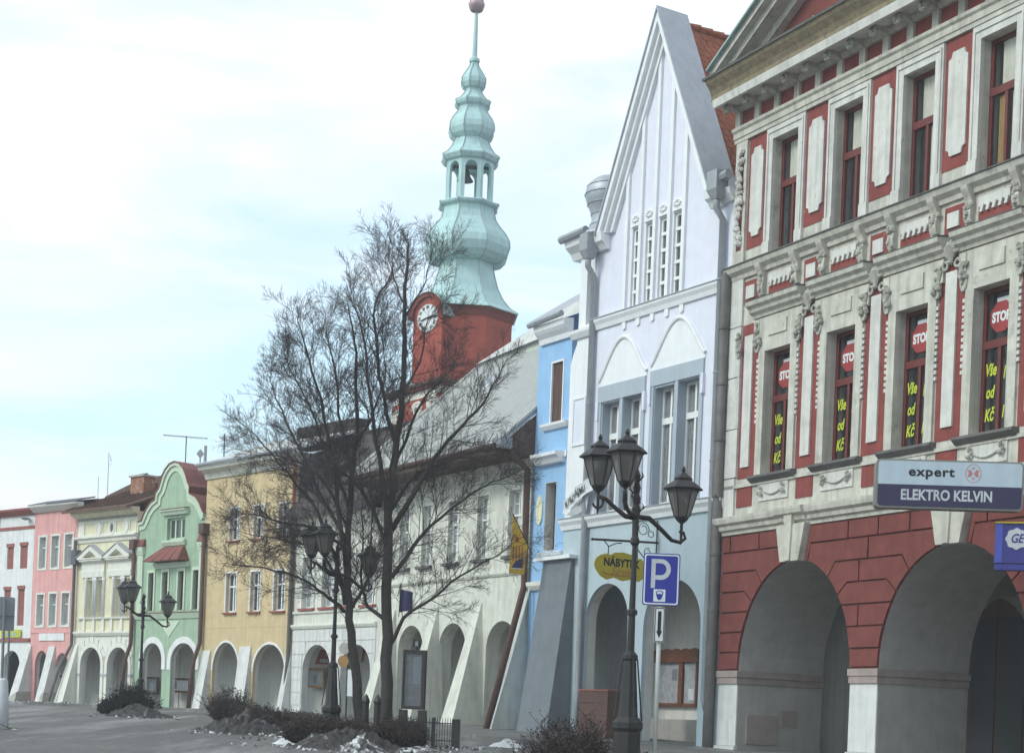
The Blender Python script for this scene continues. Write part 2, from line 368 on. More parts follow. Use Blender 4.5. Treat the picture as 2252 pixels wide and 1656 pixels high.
# pavement: raised strip with a kerb along the whole row
keys = ['end', 'wl', 'pnk', 'crm', 'grn', 'yel', 'wh', 'th', 'blue', 'lb', 'red']
pav = MB(); rows = []
for k in keys:
    L = FAC[k][3]
    for s_ in [0.02] + [L * q for q in (.25, .5, .75)]: rows.append((fw(k, s_, -1.2), fw(k, s_, 3.3)))
rows.append((fw('red', 11.6, -1.2), fw('red', 11.6, 3.3)))
for a, b in rows:
    za, zb = zg(a.y) + .1, zg(b.y) + .1
    pav.v += [(a.x, a.y, za), (b.x, b.y, zb), (b.x, b.y, zb - .35)]
for i in range(len(rows) - 1):
    o_ = i * 3; pav.f += [(o_, o_+1, o_+4, o_+3), (o_+1, o_+2, o_+5, o_+4)]
mpav = mat('wet_paving', (.15, .147, .143), rough=.7, var=.25, scale=.9, bump=.4, bscale=18, spot=.8, spotcol=(.33, .33, .335), spots=.60)
tag(obj('pavement', pav.mesh('pavement', mpav)), kind='structure')

# ================================================================== RED AND CREAM HOUSE
def red_house():
    h, L = house('red', 'red_house', 'tall red and cream house with ornate stucco, pediment and wide arcade at the right edge', .7)
    A = [(2.57, 1.84, 2.89, 2.21), (7.14, 1.92, 2.89, 2.21)]
    B = .45
    lw = h.part('arcade_wall', MB().slab(wall_outline(.005, L, B, 5.76, A, 22), [], 0, 2.2), 'arcade')
    # upper storeys
    WU = [1.26 + 2.025 * k for k in range(5)]; WF = [1.27 + 2.045 * k for k in range(5)]
    holes = [rect(x, x + .87, 11.52, 13.91) for x in WU] + [rect(x, x + .88, 6.95, 9.51) for x in WF]
    h.part('wall', MB().slab(rect(.005, L, 5.765, 15.0), holes, 0, .42), 'stone')
    h.part('building_core', MB().box(.005, L, .5, 9, 5.765, 15.0), 'stone')
    h.part('back_wall', MB().box(.005, L, 4.6, 9, B, 5.76), 'arcadeb')
    h.part('party_wall', MB().box(.005, .3, 2.205, 4.6, B, 5.76), 'whitep')
    # cross arch in the passage, seen through the second arch
    ca = MB()
    for xx in (4.6,):
        pts = [(2.2, B), (2.35, B)] + [(3.4 - 1.05 * math.cos(math.pi * i / 12), 3.3 + 1.2 * math.sin(math.pi * i / 12)) for i in range(13)] + [(4.45, B), (4.6, B), (4.6, 5.76), (2.2, 5.76)]
        n = len(pts); tri = tessellate_polygon([[Vector((p[0], p[1], 0)) for p in pts]])
        ca.add([(xx, p[0], p[1]) for p in pts] + [(xx + .45, p[0], p[1]) for p in pts], [tuple(t) for t in tri] + [tuple(i + n for i in t[::-1]) for t in tri] + [(i, (i+1) % n, n + (i+1) % n, n + i) for i in range(n)])
    h.part('cross_arch', ca, 'arcade')
    sf = h.part('shopfront', MB().box(1.9, 5.3, 4.50, 4.597, B, 5.4), 'brown')
    for q in range(4): h.part('shop_pane', MB().box(2.0 + q * .82, 2.72 + q * .82, 4.47, 4.499, 1.3, 4.2), 'paned', sf)
    d = h.part('shop_door', MB().box(8.2, 9.6, 4.5, 4.597, B, 3.4), 'dark'); h.part('door_frame', MB().box(8.86, 8.94, 4.44, 4.51, B, 3.4), 'ironb', d)
    h.part('shop_window', MB().box(5.4, 7.6, 4.52, 4.597, 1.2, 3.4), 'paned')
    # rusticated red blocks
    joint = h.part('joint_bed', MB().slab([(.01, 2.9)] + [p for cx, a, zs, r in A for p in arch(cx, a + .005, zs, r + .005, 2.9, 22)] + [(L - .01, 2.9), (L - .01, 5.755), (.01, 5.755)], [], -.012, .01), 'joint', lw)
    zs_ = [2.905, 3.28, 3.70, 4.12, 4.55, 4.97, 5.39, 5.75]; gp = .019
    def ax(cx, a, r, z, sgn, t=0.0):
        q = min(1, max(0, (z - 2.89) / (r + t))); return cx + sgn * (a + t) * math.sqrt(max(0, 1 - q * q))
    rnd = random.Random(4); cnt = 0
    T = .36
    def block(poly):
        h.part('block', MB().slab(poly, [], -.050 - rnd.random() * .012, .005), 'red', lw)
    def pt(q, z, sg, outer):          # point of the arch (or its outer line) belonging to a bed joint at height z
        cx, a, zsx, r = q; Tz = T if z > 4.3 else .012; t = math.asin(min(.972, max(0, (z - 2.89) / (r + Tz)))); k = Tz if outer else 0
        return (cx + sg * (a + k) * math.cos(t), 2.89 + (r + k) * math.sin(t)), t
    def side(q, sg, i):               # boundary of a course where it bends down to the arch, from lower joint to upper joint
        cx, a, zsx, r = q; za, zb = zs_[i], zs_[i+1]
        (pa, ta), (pb, tb) = pt(q, za, sg, True), pt(q, zb, sg, True)
        if i == 6: tb = math.acos(.33 / a)
        if i == 0: ta = .012
        e = .008
        arc = [(cx + sg * (a + .012) * math.cos(t), 2.895 + (r + .01) * math.sin(t)) for t in [ta + e + (tb - ta - 2 * e) * k / 4 for k in range(5)]]
        lo = [(pa[0], za + gp)] if i else []
        hi = [(pb[0], zb - gp)] if i < 6 else [(cx + sg * .50, 5.735)]
        return lo + arc + hi
    for i in range(7):
        z0, z1 = zs_[i] + gp, zs_[i+1] - gp
        for li, ri in ((None, A[0]), (A[0], A[1]), (A[1], None)):
            lb_ = side(li, 1, i) if li else [(.02, z0), (.02, z1)]; rb_ = side(ri, -1, i) if ri else [(L - .02, z0), (L - .02, z1)]
            xl, xr = max(p[0] for p in (lb_[0], lb_[-1])), min(p[0] for p in (rb_[0], rb_[-1])); W = xr - xl
            nb = max(1, int(round(W / .95))); sh = .0 if i % 2 else .3
            cuts = [c for c in [xl + W * (k + sh) / nb for k in range(0 if sh else 1, nb)] if xl + .28 < c < xr - .28]
            xsq = [None] + cuts + [None]
            for k in range(len(xsq) - 1):
                lo = lb_ if xsq[k] is None else [(xsq[k] + gp, z0), (xsq[k] + gp, z1)]; hi = rb_ if xsq[k+1] is None else [(xsq[k+1] - gp, z0), (xsq[k+1] - gp, z1)]
                block(lo + hi[::-1])
    for cx, a, zsx, r in A:     # keystones
        ks = h.part('keystone', MB().slab([(cx - .30, 5.06), (cx + .30, 5.06), (cx + .47, 5.80), (cx - .47, 5.80)], [], -.20, .03), 'stone')
        h.part('keystone_rib', MB().slab([(cx - .10, 5.07), (cx + .06, 5.07), (cx + .10, 5.99), (cx - .16, 5.99)], [], -.245, -.15), 'stone', ks)
    # imposts and painted pier fronts
    for x0, x1 in ((0.02, .73), (4.41, 5.22), (9.06, 9.75)):
        h.part('impost', MB().box(x0 - .02, x1 + .05, -.075, 2.22, 2.76, 2.895).box(x0, x1 + .025, -.055, 2.21, 2.62, 2.76), 'impost', label='faded mauve impost band on pier')
        h.part('pier_face', MB().box(x0 + .01, x1 - .008, -.02, .01, 1.32, 2.615), 'whitep')
        h.part('plinth', MB().box(x0 - .01, x1 + .02, -.07, .02, B, 1.31), 'whitep')
    h.part('meter_door', MB().box(.72, .765, .24, 1.04, 1.36, 1.98), 'impost'); h.part('meter_door', MB().box(.72, .755, 1.13, 1.53, 1.77, 2.11), 'impost')
    # lower cornice
    cor = [(.03, 5.77), (-.06, 5.77), (-.07, 5.84), (-.13, 5.87), (-.15, 5.95), (-.22, 6.0), (-.24, 6.08), (-.245, 6.13), (.03, 6.16)]
    for x0, x1 in ((-.12, 2.1), (3.02, 6.67), (7.6, L)): h.part('cornice', MB().prof(cor, x0, x1), 'stone')
    for cx in (2.56, 7.13): h.part('cornice_break', MB().prof([(y * 1.3 if y < 0 else y, z + .006) for y, z in cor], cx - .46, cx + .46), 'stone')
    # first floor
    h.part('sill_course', MB().box(-.03, L, -.05, .03, 6.75, 6.82), 'stone')
    swag_pts = [(i / 8, -.10 * math.sin(math.pi * i / 8)) for i in range(9)]
    def shell(x, z, sc):
        mb = MB()
        for k in range(7):
            a = R(20 + k * 23.3)
            mb.tube([(x, -.05, z - .1 * sc), (x + math.cos(a) * .14 * sc, -.12, z + (math.sin(a) * .2 - .02) * sc), (x + math.cos(a) * .22 * sc, -.07, z + (math.sin(a) * .30 - .03) * sc)], [.02 * sc, .045 * sc, .03 * sc], 5)
        mb.lathe([(.001, -.06), (.06 * sc, -.03), (.06 * sc, .02), (.001, .05)], 8, (x, -.09, z - .12 * sc))
        for sg in (-1, 1):
            mb.tube([(x + sg * (.16 + .07 * math.cos(q)) * sc, -.06, z + (.0 - .16 + .07 * math.sin(q)) * sc) for q in [i * .7 for i in range(9)]], .03 * sc, 5)
        return mb
    def scroll(x, z0, z1, out_=.16, wd=.08):
        n = 10; prof = []
        for i in range(n + 1):
            t = i / n; prof.append((-.04 - out_ * (.25 + .75 * t ** 1.4) - .035 * math.sin(t * 6.28 * 1.3), z0 + (z1 - z0) * t))
        return MB().prof([(.03, z0)] + prof + [(.03, z1)], x - wd, x + wd)
    def leaf_cluster(mb, x, z, sc, n=7, seed=1):
        rr = random.Random(seed)
        for k in range(n):
            a = rr.uniform(0, 6.28); rr_ = rr.uniform(.01, .09) * sc
            mb.lathe([(.001, -.05 * sc), (.04 * sc, -.02 * sc), (.045 * sc, .02 * sc), (.001, .055 * sc)], 6, (x + math.cos(a) * rr_, -.07 - rr.random() * .05 * sc, z + math.sin(a) * rr_ * 1.5))
    for k, x in enumerate(WF):
        xr = x + .88
        if x > L - 1: continue
        vis = k < 4
        window(h, x, xr, 6.95, 9.51, .2, 'redwood', (.5,), (.615,), .075, 'pane', 'room', None, .25, 0, .07, True)
        if vis:
            dd = .198
            stt = MB().lathe([(.285, 0), (.285, .006)], 8, (0, 0, 0), R(22.5)); stt.v = [(x + .44 + a, dd + c, 8.98 + b) for a, b, c in stt.v]
            h.part('paper_backing', MB().box(x + .3, x + .62, .222, .226, 9.20, 9.32), 'paper'); st = h.part('stop_sticker', stt, 'stop')
            put_text(h, 'lettering', 'STOP', .23, x + .44, 8.97, dd - .004, 'swhite', st, sx=.78, bold=.012)
            for s_, z_ in (('Vše', 8.05), ('od', 7.66), ('Kč', 7.26)): put_text(h, 'window_lettering', s_, .30, x + .245, z_ + .02, .186, 'vse', sx=.62, bold=.008, shear=.22)
            for s_, z_ in (('17', 7.98), ('19', 7.30)): put_text(h, 'window_lettering', s_, .29, x + .62, z_, .186, 'vse', sx=.62, bold=.008, shear=.22)
        h.part('window_surround', frame(MB(), x, xr, 6.95, 9.51, .21, .055, .70, 0), 'stone')
        h.part('surround_ear', MB().slab([(x - .30, 9.55), (x - .20, 9.55), (x - .20, 10.20), (x - .38, 10.20), (x - .38, 9.78), (x - .30, 9.78)], [], -.07, .03), 'stone')
        h.part('surround_ear', MB().slab([(xr + .30, 9.55), (xr + .20, 9.55), (xr + .20, 10.20), (xr + .38, 10.20), (xr + .38, 9.78), (xr + .30, 9.78)], [], -.07, .03), 'stone')
        h.part('frieze_panel', MB().box(x + .13, xr - .13, -.085, -.03, 9.80, 10.08), 'stone')
        hood = [(.03, 10.24), (-.07, 10.24), (-.09, 10.30), (-.17, 10.35), (-.19, 10.42), (-.27, 10.47), (-.29, 10.55), (.03, 10.60)]
        hd = h.part('window_hood', MB().prof(hood, x - .44, xr + .44), 'stone')
        h.part('hood_flashing', MB().prof([(.02, 10.602), (-.295, 10.556), (-.295, 10.575), (.02, 10.625)], x - .46, xr + .46), 'coping', hd)
        for xx in (x - .30, xr + .30): h.part('ear_ornament', MB().tube([(xx + .045 * math.cos(q), -.085, 10.0 - q * .055 + .05 * math.sin(q * 2)) for q in [i * .8 for i in range(10)]], [.05 - .003 * i for i in range(10)], 5), 'stoned')
        h.part('sill', MB().prof([(.19, 6.95), (-.16, 6.93), (-.17, 6.88), (-.08, 6.80), (.03, 6.80)], x - .30, xr + .30), 'coping')
        h.part('apron_panel', MB().box(x - .06, xr + .06, -.03, .02, 6.40, 6.745), 'stonew')
        sw = MB().tube([(x + .12 + .64 * a, -.055, 6.60 + b * .9) for a, b in swag_pts], .016, 5)
        for xx in (x + .06, xr - .06): leaf_cluster(sw, xx, 6.60, .8, 5, k)
        h.part('festoon', sw, 'stoned')
        # parapet zone
        for xx in (x - .18, xr + .10):
            h.part('console', scroll(xx, 10.70, 11.34, .15, .085), 'stone')
            lc = MB(); leaf_cluster(lc, xx, 11.0, 1.15, 7, k * 7 + int(xx * 10)); leaf_cluster(lc, xx, 10.82, 1.0, 5, k * 5 + int(xx * 10)); h.part('console_leaf', lc, 'stoned')
        h.part('panel_field', MB().box(x + .0, xr - .07, -.012, .01, 10.66, 11.10), 'redf')
        den = MB().box(x + .02, xr - .1, -.04, .0, 10.93, 11.09)
        for q in range(5): den.hexa([(x + .06 + q*.15, -.06, 10.83), (x + .13 + q*.15, -.06, 10.83), (x + .13 + q*.15, 0, 10.83), (x + .06 + q*.15, 0, 10.83)], [(x + .10 + q*.15, -.06, 10.96), (x + .17 + q*.15, -.06, 10.96), (x + .17 + q*.15, 0, 10.96), (x + .10 + q*.15, 0, 10.96)])
        h.part('fringe', den, 'stonew', kind='stuff')
    for k in range(-1, 5):        # bays between the first-floor windows
        xc = 2.73 + 2.045 * k
        if xc > L - .5: continue
        xa = max(.42, xc - .33)
        h.part('panel_field', MB().box(xa, xc + .33, -.012, .01, 6.94, 10.19), 'redf', label='red stucco field behind narrow white pilaster')
        h.part('pilaster_strip', MB().box(xc - .145, xc + .145, -.05, 0, 7.17, 9.94), 'stonew')
        h.part('panel_field', MB().box(xc - .27, xc + .27, -.02, .01, 6.34, 6.745), 'redf')
        pf = h.part('panel_field', MB().box(xc - .27, xc + .24, -.015, .01, 10.62, 11.12), 'redf'); h.part('panel_boss', MB().box(xc - .17, xc + .13, -.055, -.01, 10.73, 11.0), 'stonew', pf)
        if k >= 0: h.part('shell_ornament', shell(xc, 10.22, 1.0), 'stoned')
        for sg in (-1, 1):
            gx = xc + sg * .34
            if gx < .3: continue
            gm = MB()
            for q in range(12): gm.box(gx - .028, gx + .028, -.05, 0, 8.05 + q * .115, 8.115 + q * .115)
            h.part('garland', gm, 'stonew', kind='stuff')
            h.part('oval_ornament', MB().tube([(gx + .07 * math.cos(q), -.06, 9.68 + .16 * math.sin(q)) for q in [i * .63 for i in range(11)]], .032, 5), 'stoned')
            lc = MB(); leaf_cluster(lc, gx, 9.72, 1.2, 6, k * 3 + sg); leaf_cluster(lc, gx, 9.98, 1.0, 4, k * 3 + sg + 50); h.part('leaf_ornament', lc, 'stoned')
    # corner quoins
    zq = [6.16, 6.98, 8.02, 9.12, 10.19, 11.3]
    for i in range(5): h.part('quoin', MB().box(-.035, .40 - (.0 if i else .05), -.05 - .004 * (i % 2), .03, zq[i] + .012, zq[i+1] - .012), 'stonew')
    # string cornice under the top floor
    h.part('string_cornice', MB().prof([(.03, 11.2), (-.06, 11.2), (-.08, 11.28), (-.17, 11.35), (-.21, 11.45), (.03, 11.50)], -.14, L), 'stone')
    h.part('cornice_flashing', MB().prof([(.02, 11.502), (-.235, 11.455), (-.235, 11.48), (.02, 11.53)], -.17, L), 'coping')
    # top floor
    for k, x in enumerate(WU):
        xr = x + .87
        if x > L - 1: continue
        cs = [(x + .22, x + .80, 13.05, 13.84, 'curtain'), (x + .32, x + .42, 11.58, 12.9, 'curtain'), (x + .48, x + .80, 11.58, 12.9, 'curtain')]
        if k == 3: cs = [(x + .25, x + .80, 13.05, 13.84, 'curtain'), (x + .20, x + .36, 11.58, 12.9, 'ochrec'), (x + .52, x + .80, 11.58, 12.9, 'curtain')]
        window(h, x, xr, 11.52, 13.91, .2, 'redwood', (.5,), (.612,), .075, 'pane', 'room', cs, .25, 0, .07, True)
        h.part('window_surround', frame(MB(), x, xr, 11.80, 13.91, .21, .05, .245, 0), 'stonew')
        h.part('surround_foot', MB().box(x - .23, x + .004, -.07, .03, 11.525, 11.80), 'stonew'); h.part('surround_foot', MB().box(xr - .004, xr + .23, -.07, .03, 11.525, 11.80), 'stonew')
        h.part('surround_bead', frame(MB(), x - .13, xr + .13, 11.80, 14.04, .04, .075, .04, 0), 'stonew')
    for k in range(-1, 5):
        x0, x1 = 2.36 + 2.025 * k, 3.07 + 2.025 * k
        if k < 0: x0 = .40
        if x1 > L: continue
        h.part('panel_field', MB().box(x0, x1, -.012, .01, 11.80, 14.155), 'redf')
        c0, c1, cz0, cz1 = x0 + .12, x1 - .10, 12.03, 13.90; e = .1
        h.part('cartouche', MB().slab([(c0 + e, cz0), (c1 - e, cz0), (c1 - e * .7, cz0 + e), (c1, cz0 + e * 1.3), (c1, cz1 - e * 1.3), (c1 - e * .7, cz1 - e), (c1 - e, cz1), (c0 + e, cz1), (c0 + e * .7, cz1 - e), (c0, cz1 - e * 1.3), (c0, cz0 + e * 1.3), (c0 + e * .7, cz0 + e)], [], -.05, 0), 'stonew')
    h.part('corner_pilaster', MB().slab(rect(-.03, .37, 11.53, 14.15), [rect(.09, .27, 11.82, 13.9)], -.06, .03), 'stone')
    pf = h.part('panel_field', MB().box(.085, .275, -.015, .01, 11.815, 13.905), 'redf'); lc = MB()
    for q in range(9): leaf_cluster(lc, .18, 11.95 + q * .225, 1.05 if q % 2 else 1.4, 5, 200 + q)
    h.part('leaf_pendant', lc, 'stonew', pf)
    # main entablature
    h.part('architrave', MB().prof([(.03, 14.16), (-.07, 14.16), (-.075, 14.24), (-.10, 14.25), (-.105, 14.36), (-.15, 14.40), (-.16, 14.46), (.03, 14.47)], -.1, L), 'stone')
    h.part('frieze_field', MB().box(-.01, L, -.035, .02, 14.47, 14.80), 'redf')
    rosette = MB()
    for q in range(6):
        a = q * 1.047; rosette.lathe([(.001, -.05), (.045, -.02), (.05, .02), (.001, .05)], 6, (.065 * math.cos(a), -.0, .065 * math.sin(a)))
    rosette.lathe([(.001, -.05), (.05, 0), (.001, .05)], 6, (0, -.05, 0))
    rme = rosette.mesh('rosette', M['stoned'])
    nb = int((L - .1) / .683)
    for q in range(nb + 1):
        x = .03 + .683 * q
        b_ = h.part('bracket', MB().box(x - .085, x + .085, -.10, .02, 14.472, 14.80).prof([(.02, 14.80), (-.14, 14.80), (-.36, 14.86), (-.40, 14.92), (.02, 14.92)], x - .075, x + .075), 'stone')
        ro = h.inst('rosette', rme, (x, -.40, 14.82), b_)
    h.part('bed_moulding', MB().prof([(.03, 14.80), (-.10, 14.803), (-.16, 14.90), (.03, 14.90)], -.05, L), 'stone')
    h.part('corona', MB().prof([(.03, 14.92), (-.52, 14.92), (-.53, 14.86), (-.60, 14.86), (-.63, 15.02), (.03, 15.02)], -.18, L), 'stonew')
    h.part('gutter_moulding', MB().prof([(.03, 15.022), (-.62, 15.022), (-.61, 15.12), (-.66, 15.22), (-.76, 15.34), (-.80, 15.42), (.03, 15.42)], -.24, L), 'lichen')
    h.part('gutter_edge', MB().prof([(.03, 15.422), (-.83, 15.422), (-.84, 15.47), (.03, 15.50)], -.30, L), 'coping')
    # pediment
    sl = .53; x0 = -.28; xc = 5.8; za = 15.48
    def rake(t0, t1, y0, y1, m, nm):
        q = (xc - x0); pts = [(x0, za + t0), (xc, za + sl * q + t0), (2*xc - x0, za + t0), (2*xc - x0, za + t1), (xc, za + sl * q + t1), (x0, za + t1)]
        h.part(nm, MB().slab(pts, [], y0, y1), m)
    h.part('tympanum', MB().slab([(.1, 15.44), (L - .1, 15.44), (xc, 15.44 + sl * 5.6)], [], -.02, .3), 'red')
    tr_ = MB(); rr = random.Random(9)
    for q in range(30):
        t = 1.7 + q * .25; zc = 15.62 + rr.random() * .45 * min(1.8, (t - 1.6))
        tr_.tube([(t + .09 * math.cos(a * .8) * (1 - a / 9), -.04, zc + .09 * math.sin(a * .8) * (1 - a / 9)) for a in range(9)], .022, 4)
    h.part('tympanum_scrollwork', tr_, 'stonew')
    rake(-.32, -.14, -.20, .1, 'stone', 'raking_bed'); rake(-.14, .02, -.50, .1, 'stone', 'raking_corona'); rake(.02, .16, -.66, .1, 'stone', 'raking_moulding'); rake(.16, .21, -.76, .3, 'copperd', 'raking_flashing')
    h.part('roof', MB().slab([(.0, 15.5), (L, 15.5), (xc, 15.5 + sl * 5.8)], [], .3, 8), 'oldtile')
    h.part('unseen_light_blocker', MB().box(L + .01, L + 16, 0, 9, .45, 14.5), 'stone')  # unseen plain block added to hold back sky light from the right
    # dark iron downpipe on the corner
    dp = h.part('downpipe', MB().tube([(-.12, -.12, 11.4), (-.12, -.12, 3.0), (-.12, -.14, 2.0), (-.12, -.14, .7)], .115, 10), 'pipedk', smooth=True)
    for z in (10.2, 9.0, 7.8, 6.6, 5.35, 4.15, 2.9): h.part('pipe_collar', MB().tube([(-.12, -.12, z), (-.12, -.12, z + .05)], .128, 10), 'pipedk', dp)
    return h
red_house()

# ================================================================== PALE BLUE GABLED HOUSE
def gable_house():
    h, L = house('lb', 'gabled_house', 'lavender white house with a steep pointed gable above a pale blue arcade', .9)
    B = .6
    A = [(1.93, .87, 4.10, .88), (4.46, 1.05, 3.90, 1.05)]
    h.part('arcade_pier', MB().box(.9, .95, .1, .3, B, 6.39), 'arcadeb'); h.part('arcade_wall', MB().slab(wall_outline(.9, L - .01, B, 6.40, A, 18), [], 0, .10), 'ltblue'); h.part('arcade_soffit', MB().slab(wall_outline(.905, L - .015, B, 6.39, [(c, a - .004, z, r - .004) for c, a, z, r in A], 18), [], .102, .32), 'arcadeb')
    h.part('bay_base', MB().box(.0, .9, -.02, .32, B, 6.40), 'ltblue')
    h.part('arcade_back_wall', MB().box(.0, L, 2.0, 2.2, B, 6.4), 'arcadeb')
    h.part('arcade_ceiling', MB().box(.0, L - .01, .325, 2.2, 5.3, 5.5), 'arcadeb'); h.part('arcade_bench', MB().box(.3, 5.9, 1.6, 1.99, B, 1.85), 'arcade')
    xs4 = [2.38 + .527 * k for k in range(4)]
    holes = [rect(x, x + .43, 11.36, 13.22) for x in xs4] + [rect(1.43, 2.14, 6.68, 9.28), rect(2.29, 3.05, 6.68, 9.30), rect(3.50, 4.24, 6.68, 9.35), rect(4.38, 5.14, 6.68, 9.37)]
    ol = [(.94, 6.405), (L - .01, 6.405), (L - .01, 13.25), (5.52, 13.3), (3.43, 17.75), (1.34, 13.3), (.94, 13.25)]
    h.part('wall', MB().slab(ol, holes, 0, .4), 'lav')
    h.part('building_core', MB().box(.0, L - .01, .5, 8, 6.405, 13.2), 'lav')
    h.part('cornice', MB().prof([(.03, 6.36), (-.06, 6.36), (-.09, 6.46), (-.15, 6.54), (-.17, 6.62), (.03, 6.65)], -.06, L - .02), 'lavw')
    h.part('cornice_flashing', MB().prof([(.02, 6.652), (-.19, 6.622), (-.19, 6.64), (.02, 6.675)], -.08, L - .02), 'zinc')
    # coupled windows
    for x0, x1, z1, tz in ((1.43, 2.14, 9.28, .70), (2.29, 3.05, 9.30, .70), (3.50, 4.24, 9.35, .715), (4.38, 5.14, 9.37, .715)):
        window(h, x0, x1, 6.68, z1, .22, 'winw', (.5,), (tz,), .075, 'pane', 'room', [(x0 + .08, x0 + .30, 6.75, z1 - .1, 'paperg')], .26, 0, .07)
        h.part('reveal', MB().slab(rect(x0 - .003, x1 + .003, 6.676, z1 + .003), [rect(x0 + .015, x1 - .015, 6.68, z1 - .015)], -.006, .215), 'greyblue')
    for x0, x1, z0, z1 in ((1.28, 3.16, 9.30, 9.68), (3.36, 5.30, 9.385, 9.74)):
        h.part('lintel', MB().box(x0, x1, -.045, .03, z0, z1), 'greyblue')
        h.part('window_pier', MB().box(x0 + .01, x0 + .13, -.035, .03, 6.68, z0), 'greyblue'); h.part('window_pier', MB().box(x1 - .13, x1 - .01, -.035, .03, 6.68, z0), 'greyblue')
        xm = (x0 + x1) / 2 + (.02 if x0 < 2 else .02); h.part('mullion_pier', MB().box(xm - .055, xm + .055, -.035, .03, 6.68, z0), 'greyblue')
        for xx in (x0 - .03, x1 - .05): h.part('lintel_ear', MB().box(xx, xx + .08, -.075, .03, z0 - .42, z0 + .02), 'lav')
        c = (x0 + x1) / 2; w_ = (x1 - x0) / 2 + .02
        pr = []
        for i in range(25):
            t = -1 + 2 * i / 24; pr.append((c + t * w_, z1 + .12 + .93 * (math.cos(t * math.pi) * .5 + .5) ** .62))
        h.part('ogee_field', MB().slab([(c - w_, z1 + .005)] + pr + [(c + w_, z1 + .005)], [], -.02, .03), 'lavw')
        h.part('ogee_moulding', MB().tube([(a, -.03, b) for a, b in pr], .042, 6), 'lavw')
    h.part('string_cornice', MB().prof([(.03, 11.08), (-.05, 11.08), (-.08, 11.18), (-.13, 11.26), (-.14, 11.32), (.03, 11.34)], 1.0, L - .1), 'lavw')
    h.part('string_flashing', MB().prof([(.02, 11.342), (-.16, 11.322), (-.16, 11.34), (.02, 11.362)], .98, L - .1), 'zinc')
    for k in range(5): h.part('drop', MB().slab([(2.14 + .548 * k, 11.08), (2.14 + .548 * k, 10.93), (2.18 + .548 * k, 10.90), (2.24 + .548 * k, 10.90), (2.28 + .548 * k, 10.93), (2.28 + .548 * k, 11.08)], [], -.04, .03), 'lavw')
    for k, x in enumerate(xs4):
        window(h, x, x + .43, 11.36, 13.22, .05, 'winw', (), (.2, .4, .6, .8), .07, 'pane', 'room', None, .26)
        h.part('reveal', MB().slab(rect(x - .003, x + .433, 11.357, 13.223), [rect(x + .012, x + .418, 11.36, 13.208)], -.006, .046), 'lavw')
        rs = MB()
        for q in range(7): rs.lathe([(.001, -.06), (.05, 0), (.001, .06)], 6, (x + .185 + .1 * math.cos(q * .9), -.05, 13.40 + .06 * math.sin(q * .9)))
        h.part('flower_ornament', rs, 'lavw'); h.part('window_head', MB().box(x - .01, x + .38, -.05, .03, 13.24, 13.50), 'lavw')
    for k in range(5):
        x = 2.20 + .545 * k; zt = 17.42 - abs(x - 3.43) * 2.13
        h.part('lesene', MB().slab([(x - .055, 11.36), (x + .055, 11.36), (x + .055, zt - .05 if x > 3.43 else zt + .05), (x - .055, zt + .05 if x > 3.43 else zt - .05)], [], -.065, .03), 'lavw')
    # gable edge, coping and kneelers
    def chev(t0, t1, y0, y1, m, nm, zb=13.3):
        s_ = 2.17; f = lambda t: 17.75 + t
        pts = []
        for t in (t0, t1): pts.append(((f(t) - zb) / s_, f(t)))
        a, b = pts
        h.part(nm, MB().slab([(3.43 - a[0], zb), (3.43, a[1]), (3.43 + a[0], zb), (3.43 + b[0], zb), (3.43, b[1]), (3.43 - b[0], zb)], [], y0, y1), m)
    chev(-.62, -.34, -.10, .03, 'lavw', 'inner_gable_moulding'); chev(-.34, -.10, -.20, .03, 'lavw', 'gable_moulding'); chev(-.10, .18, -.30, .45, 'lavw', 'gable_cap'); chev(.182, .25, -.34, .55, 'zinc', 'gable_flashing', 13.26)
    for sg in (-1, 1):
        x = 3.43 + sg * 2.16
        h.part('kneeler', MB().prof([(.05, 12.95), (-.10, 12.95), (-.18, 13.06), (-.26, 13.12), (-.30, 13.32), (.05, 13.33)], x - .20, x + .22), 'lavw')
    h.part('eaves_moulding', MB().prof([(.05, 12.98), (-.08, 12.98), (-.18, 13.12), (-.22, 13.24), (.05, 13.26)], 5.72, 6.16), 'lavw')
    gt = h.part('eaves_gutter', MB().tube([(5.60, -.30, 13.42), (6.25, -.30, 13.46)], .11, 8), 'pipe')
    # tiled roof behind the gable: right slope with single tiles
    s_ = 2.17; rf = MB().add([(3.43, .5, 17.72), (3.43, 7, 17.72), (5.75, 7, 12.68), (5.75, .5, 12.68), (1.1, 7, 12.68), (1.1, .5, 12.68)], [(0, 1, 2, 3), (0, 5, 4, 1)])
    roof = h.part('roof', rf, 'oldtile')
    nrm = Vector((s_, 0, 1)).normalized(); dn = Vector((1, 0, -s_)).normalized()
    tl = MB(); tw, tL = .092, .27
    pts = [(-tw, 0), (-tw, tL * .72), (-tw * .55, tL * .95), (0, tL), (tw * .55, tL * .95), (tw, tL * .72), (tw, 0)]
    tl.add([(0, y, 0) for y in ()], [])
    v0 = [Vector((0, p[0], 0)) + dn * p[1] + nrm * (.012 + .012 * p[1] / tL) for p in pts]; v1 = [v + nrm * .016 for v in v0]; n_ = len(pts)
    tl.add(v0 + v1, [tuple(range(n_, 2 * n_)), tuple(range(n_))[::-1]] + [(i, (i+1) % n_, n_ + (i+1) % n_, n_ + i) for i in range(n_)])
    tme = tl.mesh('tile', M['tile']); rr = random.Random(2)
    for r_ in range(27):
        for c in range(11):
            p = Vector((3.43, .62 + c * .192 + (.096 if r_ % 2 else 0), 17.70)) + dn * (r_ * .176)
            if p.z < 13.1: continue
            h.inst('tile', tme, p, roof, rot=(rr.uniform(-.02, .02), rr.uniform(-.015, .015), rr.uniform(-.03, .03)))
